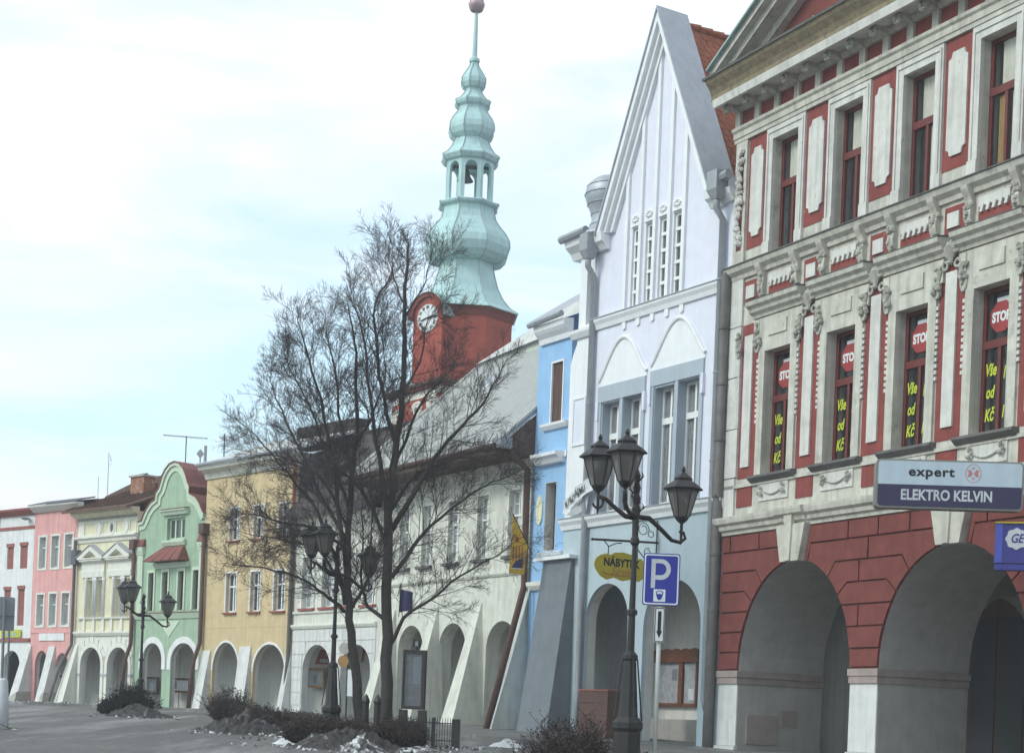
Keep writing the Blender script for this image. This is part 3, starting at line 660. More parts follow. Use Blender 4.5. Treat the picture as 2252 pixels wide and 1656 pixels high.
    rme = MB().tube([(0, 0, 0), (0, .36, .02)], [.085, .10], 8).mesh('ridge_tile', M['tile'])
    for c in range(8): h.inst('ridge_tile', rme, (3.43, .55 + c * .34, 17.74), roof)
    # narrow left bay with bell-shaped metal roof
    h.part('bay_wall', MB().slab([(.02, 6.405), (.93, 6.405), (.93, 12.98), (.30, 12.98), (.30, 11.15), (.27, 10.9), (.12, 10.65), (.02, 10.42)], [rect(.60, .86, 11.3, 12.6)], -.02, .5), 'lavw')
    window(h, .60, .86, 11.3, 12.6, .15, 'winw', (), (.33, .66), .04, 'pane', 'room', None, .2)
    h.part('bay_panel', frame(MB(), .26, .72, 8.44, 9.52, .05, .05), 'lavw'); h.part('bay_panel_field', MB().box(.265, .715, -.03, 0, 8.445, 9.515), 'lav')
    h.part('bay_string', MB().prof([(.03, 11.0), (-.08, 11.0), (-.16, 11.12), (-.17, 11.19), (.03, 11.22)], .1, 1.0), 'lavw')
    h.part('bay_cornice', MB().prof([(.5, 12.95), (-.06, 12.95), (-.14, 13.1), (-.30, 13.22), (-.34, 13.36), (.5, 13.38)], .0, .94), 'lavw')
    h.part('bay_gutter', MB().tube([(-.12, -.36, 13.44), (.96, -.36, 13.46)], .10, 8), 'pipe')
    h.part('bay_roof', MB().lathe([(.86, 13.36), (.84, 13.44), (.62, 13.55), (.50, 13.70), (.46, 13.86), (.47, 13.98), (.53, 14.14), (.60, 14.30), (.64, 14.46), (.62, 14.60), (.54, 14.74), (.40, 14.86), (.2, 14.93), (.02, 14.96)], 28, (.80, .45, 0)), 'zinc', smooth=True)
    for z_, r_ in ((13.72, .505), (13.98, .48), (14.22, .575), (14.46, .65), (14.66, .60)): h.part('roof_seam', MB().tube([(.80 + r_ * math.cos(a), .45 + r_ * math.sin(a), z_) for a in [i * .2618 for i in range(25)]], .010, 4), 'pipe')
    # downpipes with hopper heads
    for x, zt, nm in ((1.02, 13.2, 0), (5.86, 13.45, 1)):
        p = [(x, -.30, zt - .2), (x, -.30, zt - .62), (x, -.11, zt - .85), (x, -.11, 2.35), (x - .0, -.11, 2.2 if nm else .9)]
        if nm: p = p[:-1] + [(x, -.11, 2.3), (x + .12, -.12, 2.05)]
        dp = h.part('downpipe', MB().tube(p, .075, 10), 'pipe', smooth=True)
        h.part('hopper', MB().box(x - .17, x + .17, -.46, -.14, zt - .25, zt + .15).hexa([(x - .09, -.38, zt - .45), (x + .09, -.38, zt - .45), (x + .09, -.2, zt - .45), (x - .09, -.2, zt - .45)], [(x - .17, -.46, zt - .25), (x + .17, -.46, zt - .25), (x + .17, -.14, zt - .25), (x - .17, -.14, zt - .25)]), 'pipe', dp)
        for z in (11.3, 9.3, 7.4, 5.2, 3.6): h.part('pipe_collar', MB().tube([(x, -.11, z), (x, -.11, z + .04)], .088, 10), 'pipe', dp)
    return h
gable_house()

# ================================================================== SKY BLUE HOUSE
def blue_house():
    h, L = house('blue', 'blue_house', 'narrow sky blue house front between grey roofed hall and gabled house', 1.0)
    B = .8
    h.part('wall', MB().slab(rect(.06, L - .01, B, 11.15), [rect(.74, 1.24, 9.10, 10.60), rect(.64, 1.14, 5.92, 7.63)], .02, .5), 'blue')
    h.part('building_core', MB().box(.06, L - .01, .55, 7, 5.3, 11.9), 'blue'); h.part('arcade_back_wall', MB().box(.0, L, 2.0, 2.2, B, 5.3), 'arcadeb')
    w_ = h.part('shutter', MB().box(.745, .985, .06, .10, 9.11, 10.59), 'brown'); h.part('shutter', MB().box(.995, 1.235, .06, .10, 9.11, 10.59), 'brown')
    h.part('window_edge', MB().slab(rect(.70, 1.28, 9.06, 10.64), [rect(.744, 1.236, 9.104, 10.596)], .0, .05), 'lavw')
    window(h, .64, 1.14, 5.92, 7.63, .30, 'brown', (.5,), (), .06, 'paned', None)
    h.part('reveal', MB().slab(rect(.637, 1.143, 5.917, 7.633), [rect(.65, 1.13, 5.93, 7.62)], .014, .29), 'arcadeb')
    h.part('sill', MB().prof([(.05, 8.93), (-.05, 8.94), (-.12, 9.02), (-.13, 9.08), (.05, 9.09)], .46, L - .02), 'lavw')
    h.part('hood', MB().prof([(.05, 8.06), (-.12, 8.08), (-.2, 8.2), (-.28, 8.24), (-.29, 8.32), (.05, 8.35)], .32, 1.46), 'lavw')
    h.part('band', MB().box(.0, L - .02, -.02, .05, 8.20, 8.345), 'lavw')
    h.part('sill', MB().prof([(.05, 5.78), (-.08, 5.8), (-.13, 5.86), (.05, 5.91)], .5, 1.55), 'lavw')
    h.part('lower_cornice', MB().prof([(.05, 4.94), (-.05, 4.96), (-.13, 5.06), (-.14, 5.16), (.05, 5.18)], .0, 1.1), 'creamw')
    ov = MB(); ov.slab([(.42 + .14 * math.cos(a), 6.97 + .37 * math.sin(a)) for a in [i * math.pi / 12 for i in range(24)]], [], -.02, .05); h.part('oval_medallion', ov, 'cream')
    h.part('eaves_cornice', MB().prof([(.05, 11.12), (-.05, 11.12), (-.08, 11.24), (-.18, 11.34), (-.24, 11.42), (-.26, 11.56), (.05, 11.6)], .20, L - .02), 'lavw')
    h.part('gutter', MB().tube([(.08, -.32, 11.60), (L - .02, -.32, 11.66)], .075, 8), 'pipe')
    h.part('roof', MB().add([(.06, -.36, 11.66), (L - .02, -.36, 11.70), (L - .02, 3.5, 14.2), (.06, 3.5, 14.2), (.06, -.36, 11.60), (L - .02, -.36, 11.64)], [(0, 1, 2, 3), (4, 5, 1, 0)]), 'zinc')
    # broad sloping grey buttress standing half before the gabled house
    bt = h.part('buttress', MB().hexa([(.86, -.80, .75), (2.22, -.80, .75), (2.22, .1, .75), (.86, .1, .75)], [(.90, -.12, 5.64), (2.13, -.12, 5.64), (2.13, .1, 5.64), (.90, .1, 5.64)]), 'greybut', label='broad sloping grey blue buttress')
    h.part('buttress_cap', MB().box(.62, 2.24, -.26, .1, 5.645, 5.73), 'lavw', bt)
    return h
blue_house()

# ================================================================== HALL WITH GREY ROOF
def hall():
    h, L = house('th', 'town_hall', 'low cream town hall with white sloping buttresses and large grey roof', 1.2)
    B = 1.0
    A = [(2.10, .74, 3.52, .74), (4.46, .74, 3.52, .74), (7.02, .76, 3.50, .74)]
    WX = [(1.20, 1.74), (2.50, 3.02), (3.98, 4.52), (5.54, 6.10), (7.12, 7.72)]
    h.part('arcade_wall', MB().slab(wall_outline(.005, L - .01, B, 5.49, A, 16), [], 0, .42), 'th')
    h.part('wall', MB().slab(rect(.005, L - .01, 5.495, 8.9), [rect(a, b, 5.92, 7.60) for a, b in WX], .015, .5), 'th')
    h.part('building_core', MB().box(.005, L - .01, .55, 7, 5.495, 8.9), 'th'); h.part('arcade_back_wall', MB().box(.005, L - .01, 2.3, 2.5, B, 5.49), 'arcadeb')
    h.part('arcade_ceiling', MB().box(.0, L - .01, .425, 2.3, 4.5, 4.7), 'arcadeb')
    h.part('string_course', MB().prof([(.03, 5.40), (-.03, 5.40), (-.07, 5.46), (-.07, 5.51), (.03, 5.53)], .0, L - .02), 'th')
    for a, b in WX:
        window(h, a, b, 5.92, 7.60, .16, 'winw', (.5,), (.62,), .05, 'panel', None, None, .2, 1)
        h.part('window_surround', frame(MB(), a, b, 5.92, 7.60, .07, .0, .07, 0, .06), 'creamw')
        h.part('sill', MB().prof([(.15, 5.92), (-.10, 5.90), (-.11, 5.83), (.04, 5.82)], a - .14, b + .14), 'coping')
    for x in (1.0, 3.52, 5.84, 8.08):
        w0, w1 = (.14, .33) if x < 8 else (.09, .16)
        bt = h.part('buttress', MB().hexa([(x - w1 * .6, -1.06, 1.15), (x + w1 * 1.4, -1.06, 1.15), (x + w1 * 1.4, .1, 1.15), (x - w1 * .6, .1, 1.15)], [(x - w0, -.02, 4.74), (x + w0, -.02, 4.74), (x + w0, .1, 4.74), (x - w0, .1, 4.74)]), 'th')
    dp = h.part('downpipe', MB().tube([(8.22, -.9, 8.55), (8.22, -.16, 8.0), (8.20, -.12, 5.3), (8.24, -.14, 5.05), (8.25, -1.12, 1.3)], .085, 8), 'brown', smooth=True)
    h.part('downpipe_hopper', MB().box(8.02, 8.4, -1.1, -.75, 8.45, 8.72), 'pipe', dp)
    h.part('cable_pipe', MB().tube([(8.45, -.1, 5.0), (8.45, -.55, 3.3), (8.45, -1.12, 1.3)], .03, 6), 'whitep')
    # roof: wide eaves, ribbed slope, fascia and upper slope
    sp = (12.35 - 8.56) / 4.15
    e0 = (-1.05, 8.56)
    roof = h.part('roof', MB().add([(-.1, -1.05, 8.56), (L + .02, -1.05, 8.56), (L + .02, 3.1, 12.35), (0, 3.1, 12.35), (-.1, -1.05, 8.46), (L + .02, -1.05, 8.46), (L + .02, 3.1, 12.2), (0, 3.1, 12.2)], [(0, 1, 2, 3), (4, 7, 6, 5), (0, 4, 5, 1), (1, 5, 6, 2), (0, 3, 7, 4)]), 'roofg')
    Ls = math.hypot(4.15, 3.79); ang = math.atan2(3.79, 4.15)
    sme = MB().box(-.02, .02, 0, Ls, 0, .018).mesh('roof_rib', M['roofs'])
    for k in range(45):
        o = h.inst('roof_rib', sme, (.08 + k * .183, -1.05, 8.562), roof, rot=(ang, 0, 0))
    h.part('eaves_board', MB().box(-.12, L + .03, -1.09, -1.055, 8.34, 8.585), 'brownb'); h.part('soffit', MB().box(-.1, L, -1.05, .02, 8.36, 8.42), 'brownb'); h.part('eaves_gutter', MB().tube([(-.12, -1.14, 8.50), (L + .02, -1.14, 8.52)], .065, 8), 'brown')
    gp_ = [(-1.02, 8.40), (.2, 8.40), (.2, 9.55), (-1.02, 8.50)]
    h.part('gable_boarding', MB().prof(gp_, L - .02, L + .015), 'brownb')
    h.part('verge_flashing', MB().tube([(L + .04, -1.07, 8.60), (L + .04, 3.1, 12.40)], .05, 6), 'pipe'); h.part('verge_flashing', MB().tube([(-.08, -1.07, 8.62), (.0, 3.1, 12.40)], .045, 6), 'roofs')
    h.part('fascia', MB().add([(0.02, 3.12, 12.34), (L, 3.12, 12.34), (L, 3.25, 12.86), (0.02, 3.14, 12.44)], [(0, 1, 2, 3)]), 'fascia')
    h.part('upper_roof', MB().add([(-.04, 3.02, 12.45), (L + .0, 3.05, 12.88), (L, 6.0, 14.9), (4.2, 5.2, 14.75), (-.04, 5.5, 12.45)], [(0, 1, 2, 3), (0, 3, 4)]), 'roofg')
    rz = lambda y, d=0: 8.56 + .9133 * (y + 1.05) + d
    sk = h.part('skylight', MB().hexa([(2.72, 1.55, rz(1.55)), (3.30, 1.55, rz(1.55)), (3.30, 2.15, rz(2.15)), (2.72, 2.15, rz(2.15))], [(2.72, 1.47, rz(1.55, .16)), (3.30, 1.47, rz(1.55, .16)), (3.30, 2.07, rz(2.15, .16)), (2.72, 2.07, rz(2.15, .16))]), 'lavw')
    h.part('skylight_pane', MB().hexa([(2.77, 1.51, rz(1.58, .165)), (3.25, 1.51, rz(1.58, .165)), (3.25, 2.03, rz(2.11, .165)), (2.77, 2.03, rz(2.11, .165))], [(2.77, 1.505, rz(1.58, .175)), (3.25, 1.505, rz(1.58, .175)), (3.25, 2.025, rz(2.11, .175)), (2.77, 2.025, rz(2.11, .175))]), 'panel', sk)
    return h
hall()

# ================================================================== CLOCK TOWER
def tower():
    CXT, CYT = -2.66, 70.0
    h = Thing('clock_tower', (CXT, CYT), 0, 'octagonal red clock tower with pale copper onion spire and open bell lantern', 'tower', base=1.6)
    S = 1 / 52.86; zz = lambda v: 1.6 + (1590 - v - 5) * S
    rot = R(5) - R(90) - R(22.5)          # one facet looks 5 degrees right of the viewer
    f8 = 1 / .93                          # silhouettes give the mean half-width; corners stand a little further out
    def prof(pts): return [(hw * S * f8, zz(v)) for hw, v in pts]
    h.part('body', MB().lathe(prof([(103, 900), (103, 712)]), 8, rot=rot), 'tred')
    h.part('body_cornice', MB().lathe(prof([(104.5, 716), (107, 706), (111, 700), (112, 697)]), 8, rot=rot), 'tredd')
    def cop(pts, nm):
        o = h.part(nm, MB().lathe(prof(pts), 8, rot=rot), 'copper')
        for j in range(8):
            a = rot + 2 * math.pi * j / 8
            h.part('seam', MB().tube([((hw * S * f8 + .012) * math.cos(a), (hw * S * f8 + .012) * math.sin(a), zz(v)) for hw, v in pts], .022, 4), 'copperd', o)
        return o
    cop([(115, 697), (114, 694), (98, 684), (82, 664), (70, 640), (63, 615), (58, 595), (57, 584)], 'skirt_roof')
    cop([(57, 584), (66, 583), (77, 578), (87, 567), (92, 550), (90, 535), (82, 520), (70, 505), (60, 490), (56, 475), (55, 463)], 'lower_bulb')
    cop([(55, 463), (63, 459), (65, 455), (64, 453), (50, 451)], 'lantern_floor')
    # open lantern: eight posts and arched heads
    lan = MB(); Rr = 51.5 * S * f8
    for j in range(8):
        a0 = rot + 2 * math.pi * j / 8; a1 = rot + 2 * math.pi * (j + 1) / 8
        p0 = Vector((Rr * math.cos(a0), Rr * math.sin(a0), 0)); p1 = Vector((Rr * math.cos(a1), Rr * math.sin(a1), 0))
        ex = (p1 - p0); ln = ex.length; ex.normalize(); inn = Vector((-math.cos((a0+a1)/2), -math.sin((a0+a1)/2), 0))
        z0, z1 = zz(452), zz(360); aw = ln * .31; zs_ = zz(383); c = ln / 2
        pts = [(0, z0), (c - aw, z0)] + [(c - aw * math.cos(math.pi * i / 10), zs_ + aw * 1.15 * math.sin(math.pi * i / 10)) for i in range(11)] + [(c + aw, z0), (ln, z0), (ln, z1), (0, z1)]
        tri = tessellate_polygon([[Vector((p[0], p[1], 0)) for p in pts]]); n = len(pts)
        def P(q, d): v = p0 + ex * q[0] + inn * d; return (v.x, v.y, q[1])
        fa = MB().add([P(q, 0) for q in pts] + [P(q, .13) for q in pts], [tuple(t) for t in tri] + [tuple(i + n for i in t[::-1]) for t in tri] + [(i, (i+1) % n, n + (i+1) % n, n + i) for i in range(n)])
        h.part('lantern_arch', fa, 'copper')
    be = h.part('bell', MB().lathe([(.02, zz(372)), (.10, zz(373)), (.16, zz(380)), (.20, zz(390)), (.30, zz(398)), (.34, zz(401)), (.30, zz(401))], 16, (-.18, -.1, 0)), 'bell', smooth=True)
    h.part('bell_beam', MB().box(-.9, .9, -.06, .06, zz(372), zz(367)), 'bell')
    cop([(50, 365), (57, 361), (62, 353), (62, 350), (52, 343), (43, 330), (37, 316), (35, 311)], 'lantern_roof')
    cop([(35, 311), (38, 309), (45, 302), (49, 290), (48, 278), (43, 266), (36, 256), (31, 247), (30, 240)], 'middle_bulb')
    cop([(30, 240), (36, 235), (38, 229), (38, 226), (28, 220), (21, 211), (17, 203), (17, 198)], 'upper_collar')
    cop([(17, 198), (22, 195), (26, 186), (26, 176), (21, 166), (14, 155), (9, 146), (8, 139)], 'upper_bulb')
    h.part('spire_collar', MB().lathe(prof([(8, 139), (11, 137), (11, 131), (7, 128)]), 12), 'copper')
    h.part('spire_rod', MB().lathe(prof([(5.5, 130), (3.4, 26)]), 10), 'copper')
    h.part('finial', MB().lathe(prof([(6, 28), (13, 24), (16.5, 14), (17, 9), (15, 6), (14, 2), (16, -6), (12, -16), (4, -22), (1, -60)]), 14), 'gilt', smooth=True)
    # clock on the facet turned towards the square
    ang = R(5 - 45); nx_, ny_ = math.sin(ang), -math.cos(ang); ap = 103 * S * f8 * math.cos(R(22.5))
    ck = bpy.data.objects.new('clock', None)
    cz = zz(724)
    def face(pts2, d0, d1, nm, m, parent=None, smooth=False):
        ex = Vector((math.cos(ang), math.sin(ang), 0)); nn = Vector((nx_, ny_, 0))
        tri = tessellate_polygon([[Vector((p[0], p[1], 0)) for p in pts2]]); n = len(pts2)
        def P(q, d): v = nn * (ap + d) + ex * q[0]; return (v.x, v.y, q[1])
        return h.part(nm, MB().add([P(q, d1) for q in pts2] + [P(q, d0) for q in pts2], [tuple(t) for t in tri] + [tuple(i + n for i in t[::-1]) for t in tri] + [(i, (i+1) % n, n + (i+1) % n, n + i) for i in range(n)]), m, parent)
    bpy.data.objects.remove(ck)
    hw = .80; top = zz(670)
    face([(-hw, zz(860)), (hw, zz(860)), (hw, cz)] + [(hw * math.cos(math.pi * i / 16), cz + (top - cz) * .93 * math.sin(math.pi * i / 16)) for i in range(17)] + [(-hw, cz)], -1.3, .25, 'clock_bay', 'tred')
    bay = [(1.0 * math.cos(math.pi * i / 16), cz + (top - cz) * math.sin(math.pi * i / 16)) for i in range(17)]
    inn = [(.80 * math.cos(math.pi * i / 16), cz + (top - cz) * .84 * math.sin(math.pi * i / 16)) for i in range(17)]
    face(bay + inn[::-1], -1.2, .36, 'clock_hood', 'tredd')
    face([(q[0] * 1.03, q[1] + .03) for q in bay] + [(q[0] * 1.0, q[1]) for q in bay][::-1], -1.2, .42, 'hood_flashing', 'copperd')
    rc = .56
    dial = face([(rc * math.cos(i * math.pi / 18), cz + rc * math.sin(i * math.pi / 18)) for i in range(36)], .255, .29, 'clock_face', 'swhite')
    for i in range(12):
        a = i * math.pi / 6; wd = .03 if i % 3 else .04
        ux, uz = math.sin(a), math.cos(a)
        for off in ((-.05, 0, .05) if i in (0, 4, 5, 7, 8, 9, 10, 11, 3) else (0,)):
            face([(ux * r_ + uz * (off + s_), cz + uz * r_ - ux * (off + s_)) for r_, s_ in ((.38, -.016), (.38, .016), (.51, .016), (.51, -.016))], .291, .298, 'numeral', 'dark', dial)
    for a, ln, wd in ((R(81), .42, .035), (R(255), .40, .03)):
        ux, uz = math.sin(a), math.cos(a)
        face([(ux * r_ + uz * s_, cz + uz * r_ - ux * s_) for r_, s_ in ((-.08, -wd), (-.08, wd), (ln * .7, wd * 1.3), (ln, 0), (ln * .7, -wd * 1.3))], .30, .308, 'hand', 'dark', dial)
    # square lower stage facing the street, with dark cornice and a white-trimmed gable below
    t = R(32); ax_ = Vector((math.sin(t), -math.cos(t), 0)); an = Vector((-math.cos(t), -math.sin(t), 0))
    def stage(x0, x1, d0, d1, z0, z1, nm, m):
        P = lambda a, d: ax_ * a + an * d
        b = [P(x0, d1), P(x1, d1), P(x1, d0), P(x0, d0)]
        h.part(nm, MB().hexa([(q.x, q.y, z0) for q in b], [(q.x, q.y, z1) for q in b]), m)
    stage(-2.1, 2.1, -2.1, 2.1, 1.6, zz(878), 'lower_stage', 'tred')
    stage(-2.3, 2.3, -2.3, 2.3, zz(878), zz(872), 'stage_cornice', 'tredd'); stage(-2.4, 2.4, -2.4, 2.4, zz(872), zz(866), 'stage_eaves', 'brownb')
    stage(-2.12, 2.12, -2.1, 2.13, zz(894), zz(879), 'stage_frieze', 'creamw')
    for x_, z_, sg in ((-1.5, 925, 1), (.2, 918, -1), (1.4, 912, 1)):
        pts = []
        for q in range(26):
            a = q * .42; r_ = .42 * (1 - q / 34); v = ax_ * (x_ + sg * r_ * math.cos(a)) + an * 2.15; pts.append((v.x, v.y, zz(z_) + r_ * .8 * math.sin(a)))
        h.part('stucco_scroll', MB().tube(pts, .07, 5), 'creamw')
    h.part('eave_pipe', MB().tube([(2.12, -.6, zz(697)), (2.02, -.55, zz(705)), (1.9, -.5, zz(712)), (1.88, -.5, zz(760))], .05, 6), 'slate')
tower()

# ================================================================== ROW OF HOUSES BEHIND THE TREES
def simple_core(h, L, B, zt, wallm, wall_holes, arches, zsplit, archm=None, thick=.22, ceil=4.6, na=14):
    h.part('arcade_wall', MB().slab(wall_outline(.005, L - .005, B, zsplit, arches, na), [], 0, .10), archm or wallm)
    h.part('arcade_soffit', MB().slab(wall_outline(.01, L - .01, B, zsplit - .005, [(c, a - .004, z, r - .004) for c, a, z, r in arches], na), [], .102, thick), 'arcadeb')
    h.part('wall', MB().slab(rect(.005, L - .005, zsplit + .005, zt), wall_holes, 0, .4), wallm)
    h.part('building_core', MB().box(.005, L - .005, .45, 7, zsplit + .005, zt - .01), wallm)
    h.part('arcade_back_wall', MB().box(.005, L - .005, 2.0, 2.2, B, zsplit), 'arcadeb')
    h.part('arcade_ceiling', MB().box(.005, L - .005, thick + .005, 2.0, ceil, ceil + .1), 'arcadeb')
def roof_slope(h, x0, x1, y0, z0, y1, z1, m, t=.08, nm='roof'):
    return h.part(nm, MB().hexa([(x0, y0, z0 - t), (x1, y0, z0 - t), (x1, y1, z1 - t), (x0, y1, z1 - t)], [(x0, y0, z0), (x1, y0, z0), (x1, y1, z1), (x0, y1, z1)]), m)
def buttress(h, xt0, xt1, xb0, xb1, off, zt, zb, m='whitep', lab=None):
    return h.part('buttress', MB().hexa([(xb0, -off, zb), (xb1, -off, zb), (xb1, .1, zb), (xb0, .1, zb)], [(xt0, -.03, zt), (xt1, -.03, zt), (xt1, .1, zt), (xt0, .1, zt)]), m, label=lab)
def notice(kx, h_s, h_z, w_, hh, y, label, m='wood', pm='paperg', roofed=False, k='x'):
    X, Y, t, L = FAC[kx]; p = fw(kx, h_s, -y)
    th = Thing('notice_board', (p.x, p.y), R(t - 90), label, 'notice board', 'notice boards in the arcades', base=h_z)
    th.part('board_frame', MB().slab(rect(0, w_, h_z, h_z + hh), [rect(.07, w_ - .07, h_z + .07, h_z + hh - .07)], -.08, 0), m)
    th.part('backing', MB().box(.06, w_ - .06, -.03, -.005, h_z + .06, h_z + hh - .06), pm)
    rr = random.Random(int(h_s * 100) + 3)
    for q in range(3): 
        x = .12 + rr.random() * (w_ - .45); z = h_z + .12 + rr.random() * max(.02, hh - .5)
        th.part('notice_sheet', MB().box(x, x + .2, -.036, -.031, z, z + .27 if z + .27 < h_z + hh - .08 else h_z + hh - .09), 'paper' if q else 'signback')
    return th

def white_house():
    h, L = house('wh', 'white_house', 'two storey white house with dark steep roof behind the bare trees', 1.4)
    B = 1.2; A = [(1.55, .85, 3.0, .80), (3.85, .85, 3.0, .78)]
    W = [(.52, 1.20), (1.75, 2.40), (2.95, 3.60), (4.15, 4.80)]
    simple_core(h, L, B, 7.75, 'th', [rect(a, b, 4.95, 6.55) for a, b in W], A, 4.38, 'whitep')
    for a, b in W:
        window(h, a, b, 4.95, 6.55, .14, 'winw', (.5,), (.66,), .05, 'panel', None)
        h.part('window_surround', frame(MB(), a, b, 4.95, 6.55, .09, .03, .12, 0), 'creamw'); h.part('sill', MB().box(a - .12, b + .12, -.1, .13, 4.87, 4.945), 'rust')
    h.part('sill_band', MB().box(.0, L, -.05, .02, 4.78, 4.86), 'th'); h.part('string_course', MB().prof([(.03, 4.30), (-.05, 4.30), (-.1, 4.38), (-.1, 4.43), (.03, 4.45)], .0, L), 'creamw')
    # rusticated ashlar blocks of the arcade
    zs_ = [1.9, 2.3, 2.7, 3.1, 3.5, 3.9, 4.28]
    for i in range(6):
        z0, z1 = zs_[i] + .012, zs_[i+1] - .012; zm = (z0 + z1) / 2
        def half(a, r_, z): q = min(1, max(0, (z - 3.0) / (r_ + .02))); return (a + .03) * math.sqrt(1 - q * q)
        zc = z0
        ed = [.03, 1.55 - half(.85, .8, zc), 1.55 + half(.85, .8, zc), 3.85 - half(.85, .78, zc), 3.85 + half(.85, .78, zc), L - .03]
        for a, b in ((ed[0], ed[1]), (ed[2], ed[3]), (ed[4], ed[5])):
            n = max(1, round((b - a) / .75))
            for q in range(n): h.part('ashlar_block', MB().box(a + (b - a) * q / n + .01, a + (b - a) * (q + 1) / n - .01, -.022, .01, z0, z1), 'whitep')
    h.part('eaves_cornice', MB().prof([(.03, 7.45), (-.08, 7.45), (-.15, 7.6), (-.32, 7.68), (-.34, 7.76), (.03, 7.78)], -.02, L + .02), 'creamw')
    roof_slope(h, -.1, L + .1, -.5, 7.80, 2.1, 10.75, 'slate')
    h.part('roof_ridge', MB().tube([(-.1, 2.1, 10.77), (L + .1, 2.1, 10.77)], .08, 6), 'slate'); roof_slope(h, -.1, L + .1, 2.1, 10.75, 5.5, 8, 'slate', nm='rear_roof')
    h.part('dormer', MB().hexa([(.5, .3, 8.6), (1.5, .3, 8.6), (1.5, 1.6, 8.6), (.5, 1.6, 8.6)], [(.5, .3, 9.3), (1.5, .3, 9.3), (1.5, 1.6, 9.9), (.5, 1.6, 9.9)]), 'slate')
    h.part('downpipe', MB().tube([(-.06, -.34, 7.7), (-.06, -.1, 7.3), (-.06, -.1, 3.4), (-.10, -.2, 1.7)], .07, 8), 'pipedk')
    
white_house()

def yellow_house():
    h, L = house('yel', 'yellow_house', 'tall ochre yellow house with six white windows and white buttresses', 1.4)
    B = 1.3; A = [(1.60, .80, 3.0, .93), (4.20, .92, 2.95, .90)]
    W = [(1.54, 2.13, 7.33, 8.41), (2.99, 3.55, 7.33, 8.40), (4.46, 5.03, 7.33, 8.38), (1.46, 2.08, 4.93, 6.24), (2.94, 3.52, 4.93, 6.24), (4.32, 4.94, 4.92, 6.23)]
    simple_core(h, L, B, 9.75, 'yellow', [rect(*w_) for w_ in W], A, 4.4)
    for a, b, z0, z1 in W:
        window(h, a, b, z0, z1, .12, 'winw', (.5,), (.66,), .055, 'paned', None)
        h.part('window_surround', frame(MB(), a, b, z0, z1, .05, .015, .05, 0), 'white'); h.part('sill', MB().prof([(.1, z0), (-.10, z0 - .015), (-.10, z0 - .06), (.03, z0 - .07)], a - .08, b + .08), 'rust')
    for cx, a, zs_, r_ in A: h.part('arch_trim', archring(MB(), cx, a, zs_, r_, .07, -.015, .02), 'white')
    buttress(h, .17, .66, .17, .66, .42, 3.66, 1.4); buttress(h, 2.48, 3.14, 2.60, 3.22, .36, 3.78, 1.4); buttress(h, 5.24, 5.50, 5.22, 5.50, .40, 3.62, 1.4)
    h.part('eaves_cornice', MB().prof([(.03, 9.5), (-.06, 9.5), (-.12, 9.68), (-.36, 9.78), (-.40, 9.9), (.03, 9.95)], -.02, L + .12), 'th')
    h.part('gutter', MB().tube([(-.05, -.44, 9.95), (L + .15, -.44, 9.97)], .06, 6), 'zinc')
    roof_slope(h, -.05, L + .15, -.42, 9.98, 2.6, 11.15, 'roofg'); h.part('ridge_parapet', MB().box(2.2, L + .15, 2.1, 2.6, 10.6, 11.35), 'slate')
    h.part('side_cladding', MB().add([(-.01, .02, 8.0), (-.01, 5, 8.0), (-.01, 5, 11.0), (-.01, 2.6, 11.0), (-.01, .02, 9.7)], [(0, 1, 2, 3, 4)]), 'slate2')
    h.part('side_cladding', MB().add([(L + .005, .02, 7.4), (L + .005, 5, 7.4), (L + .005, 5, 11.0), (L + .005, 2.6, 11.0), (L + .005, .02, 9.7)], [(0, 1, 2, 3, 4)]), 'slate2')
    h.part('downpipe', MB().tube([(5.42, -.42, 9.9), (5.40, -.1, 9.5), (5.40, -.1, 7.2)], .06, 8), 'rust')
yellow_house()

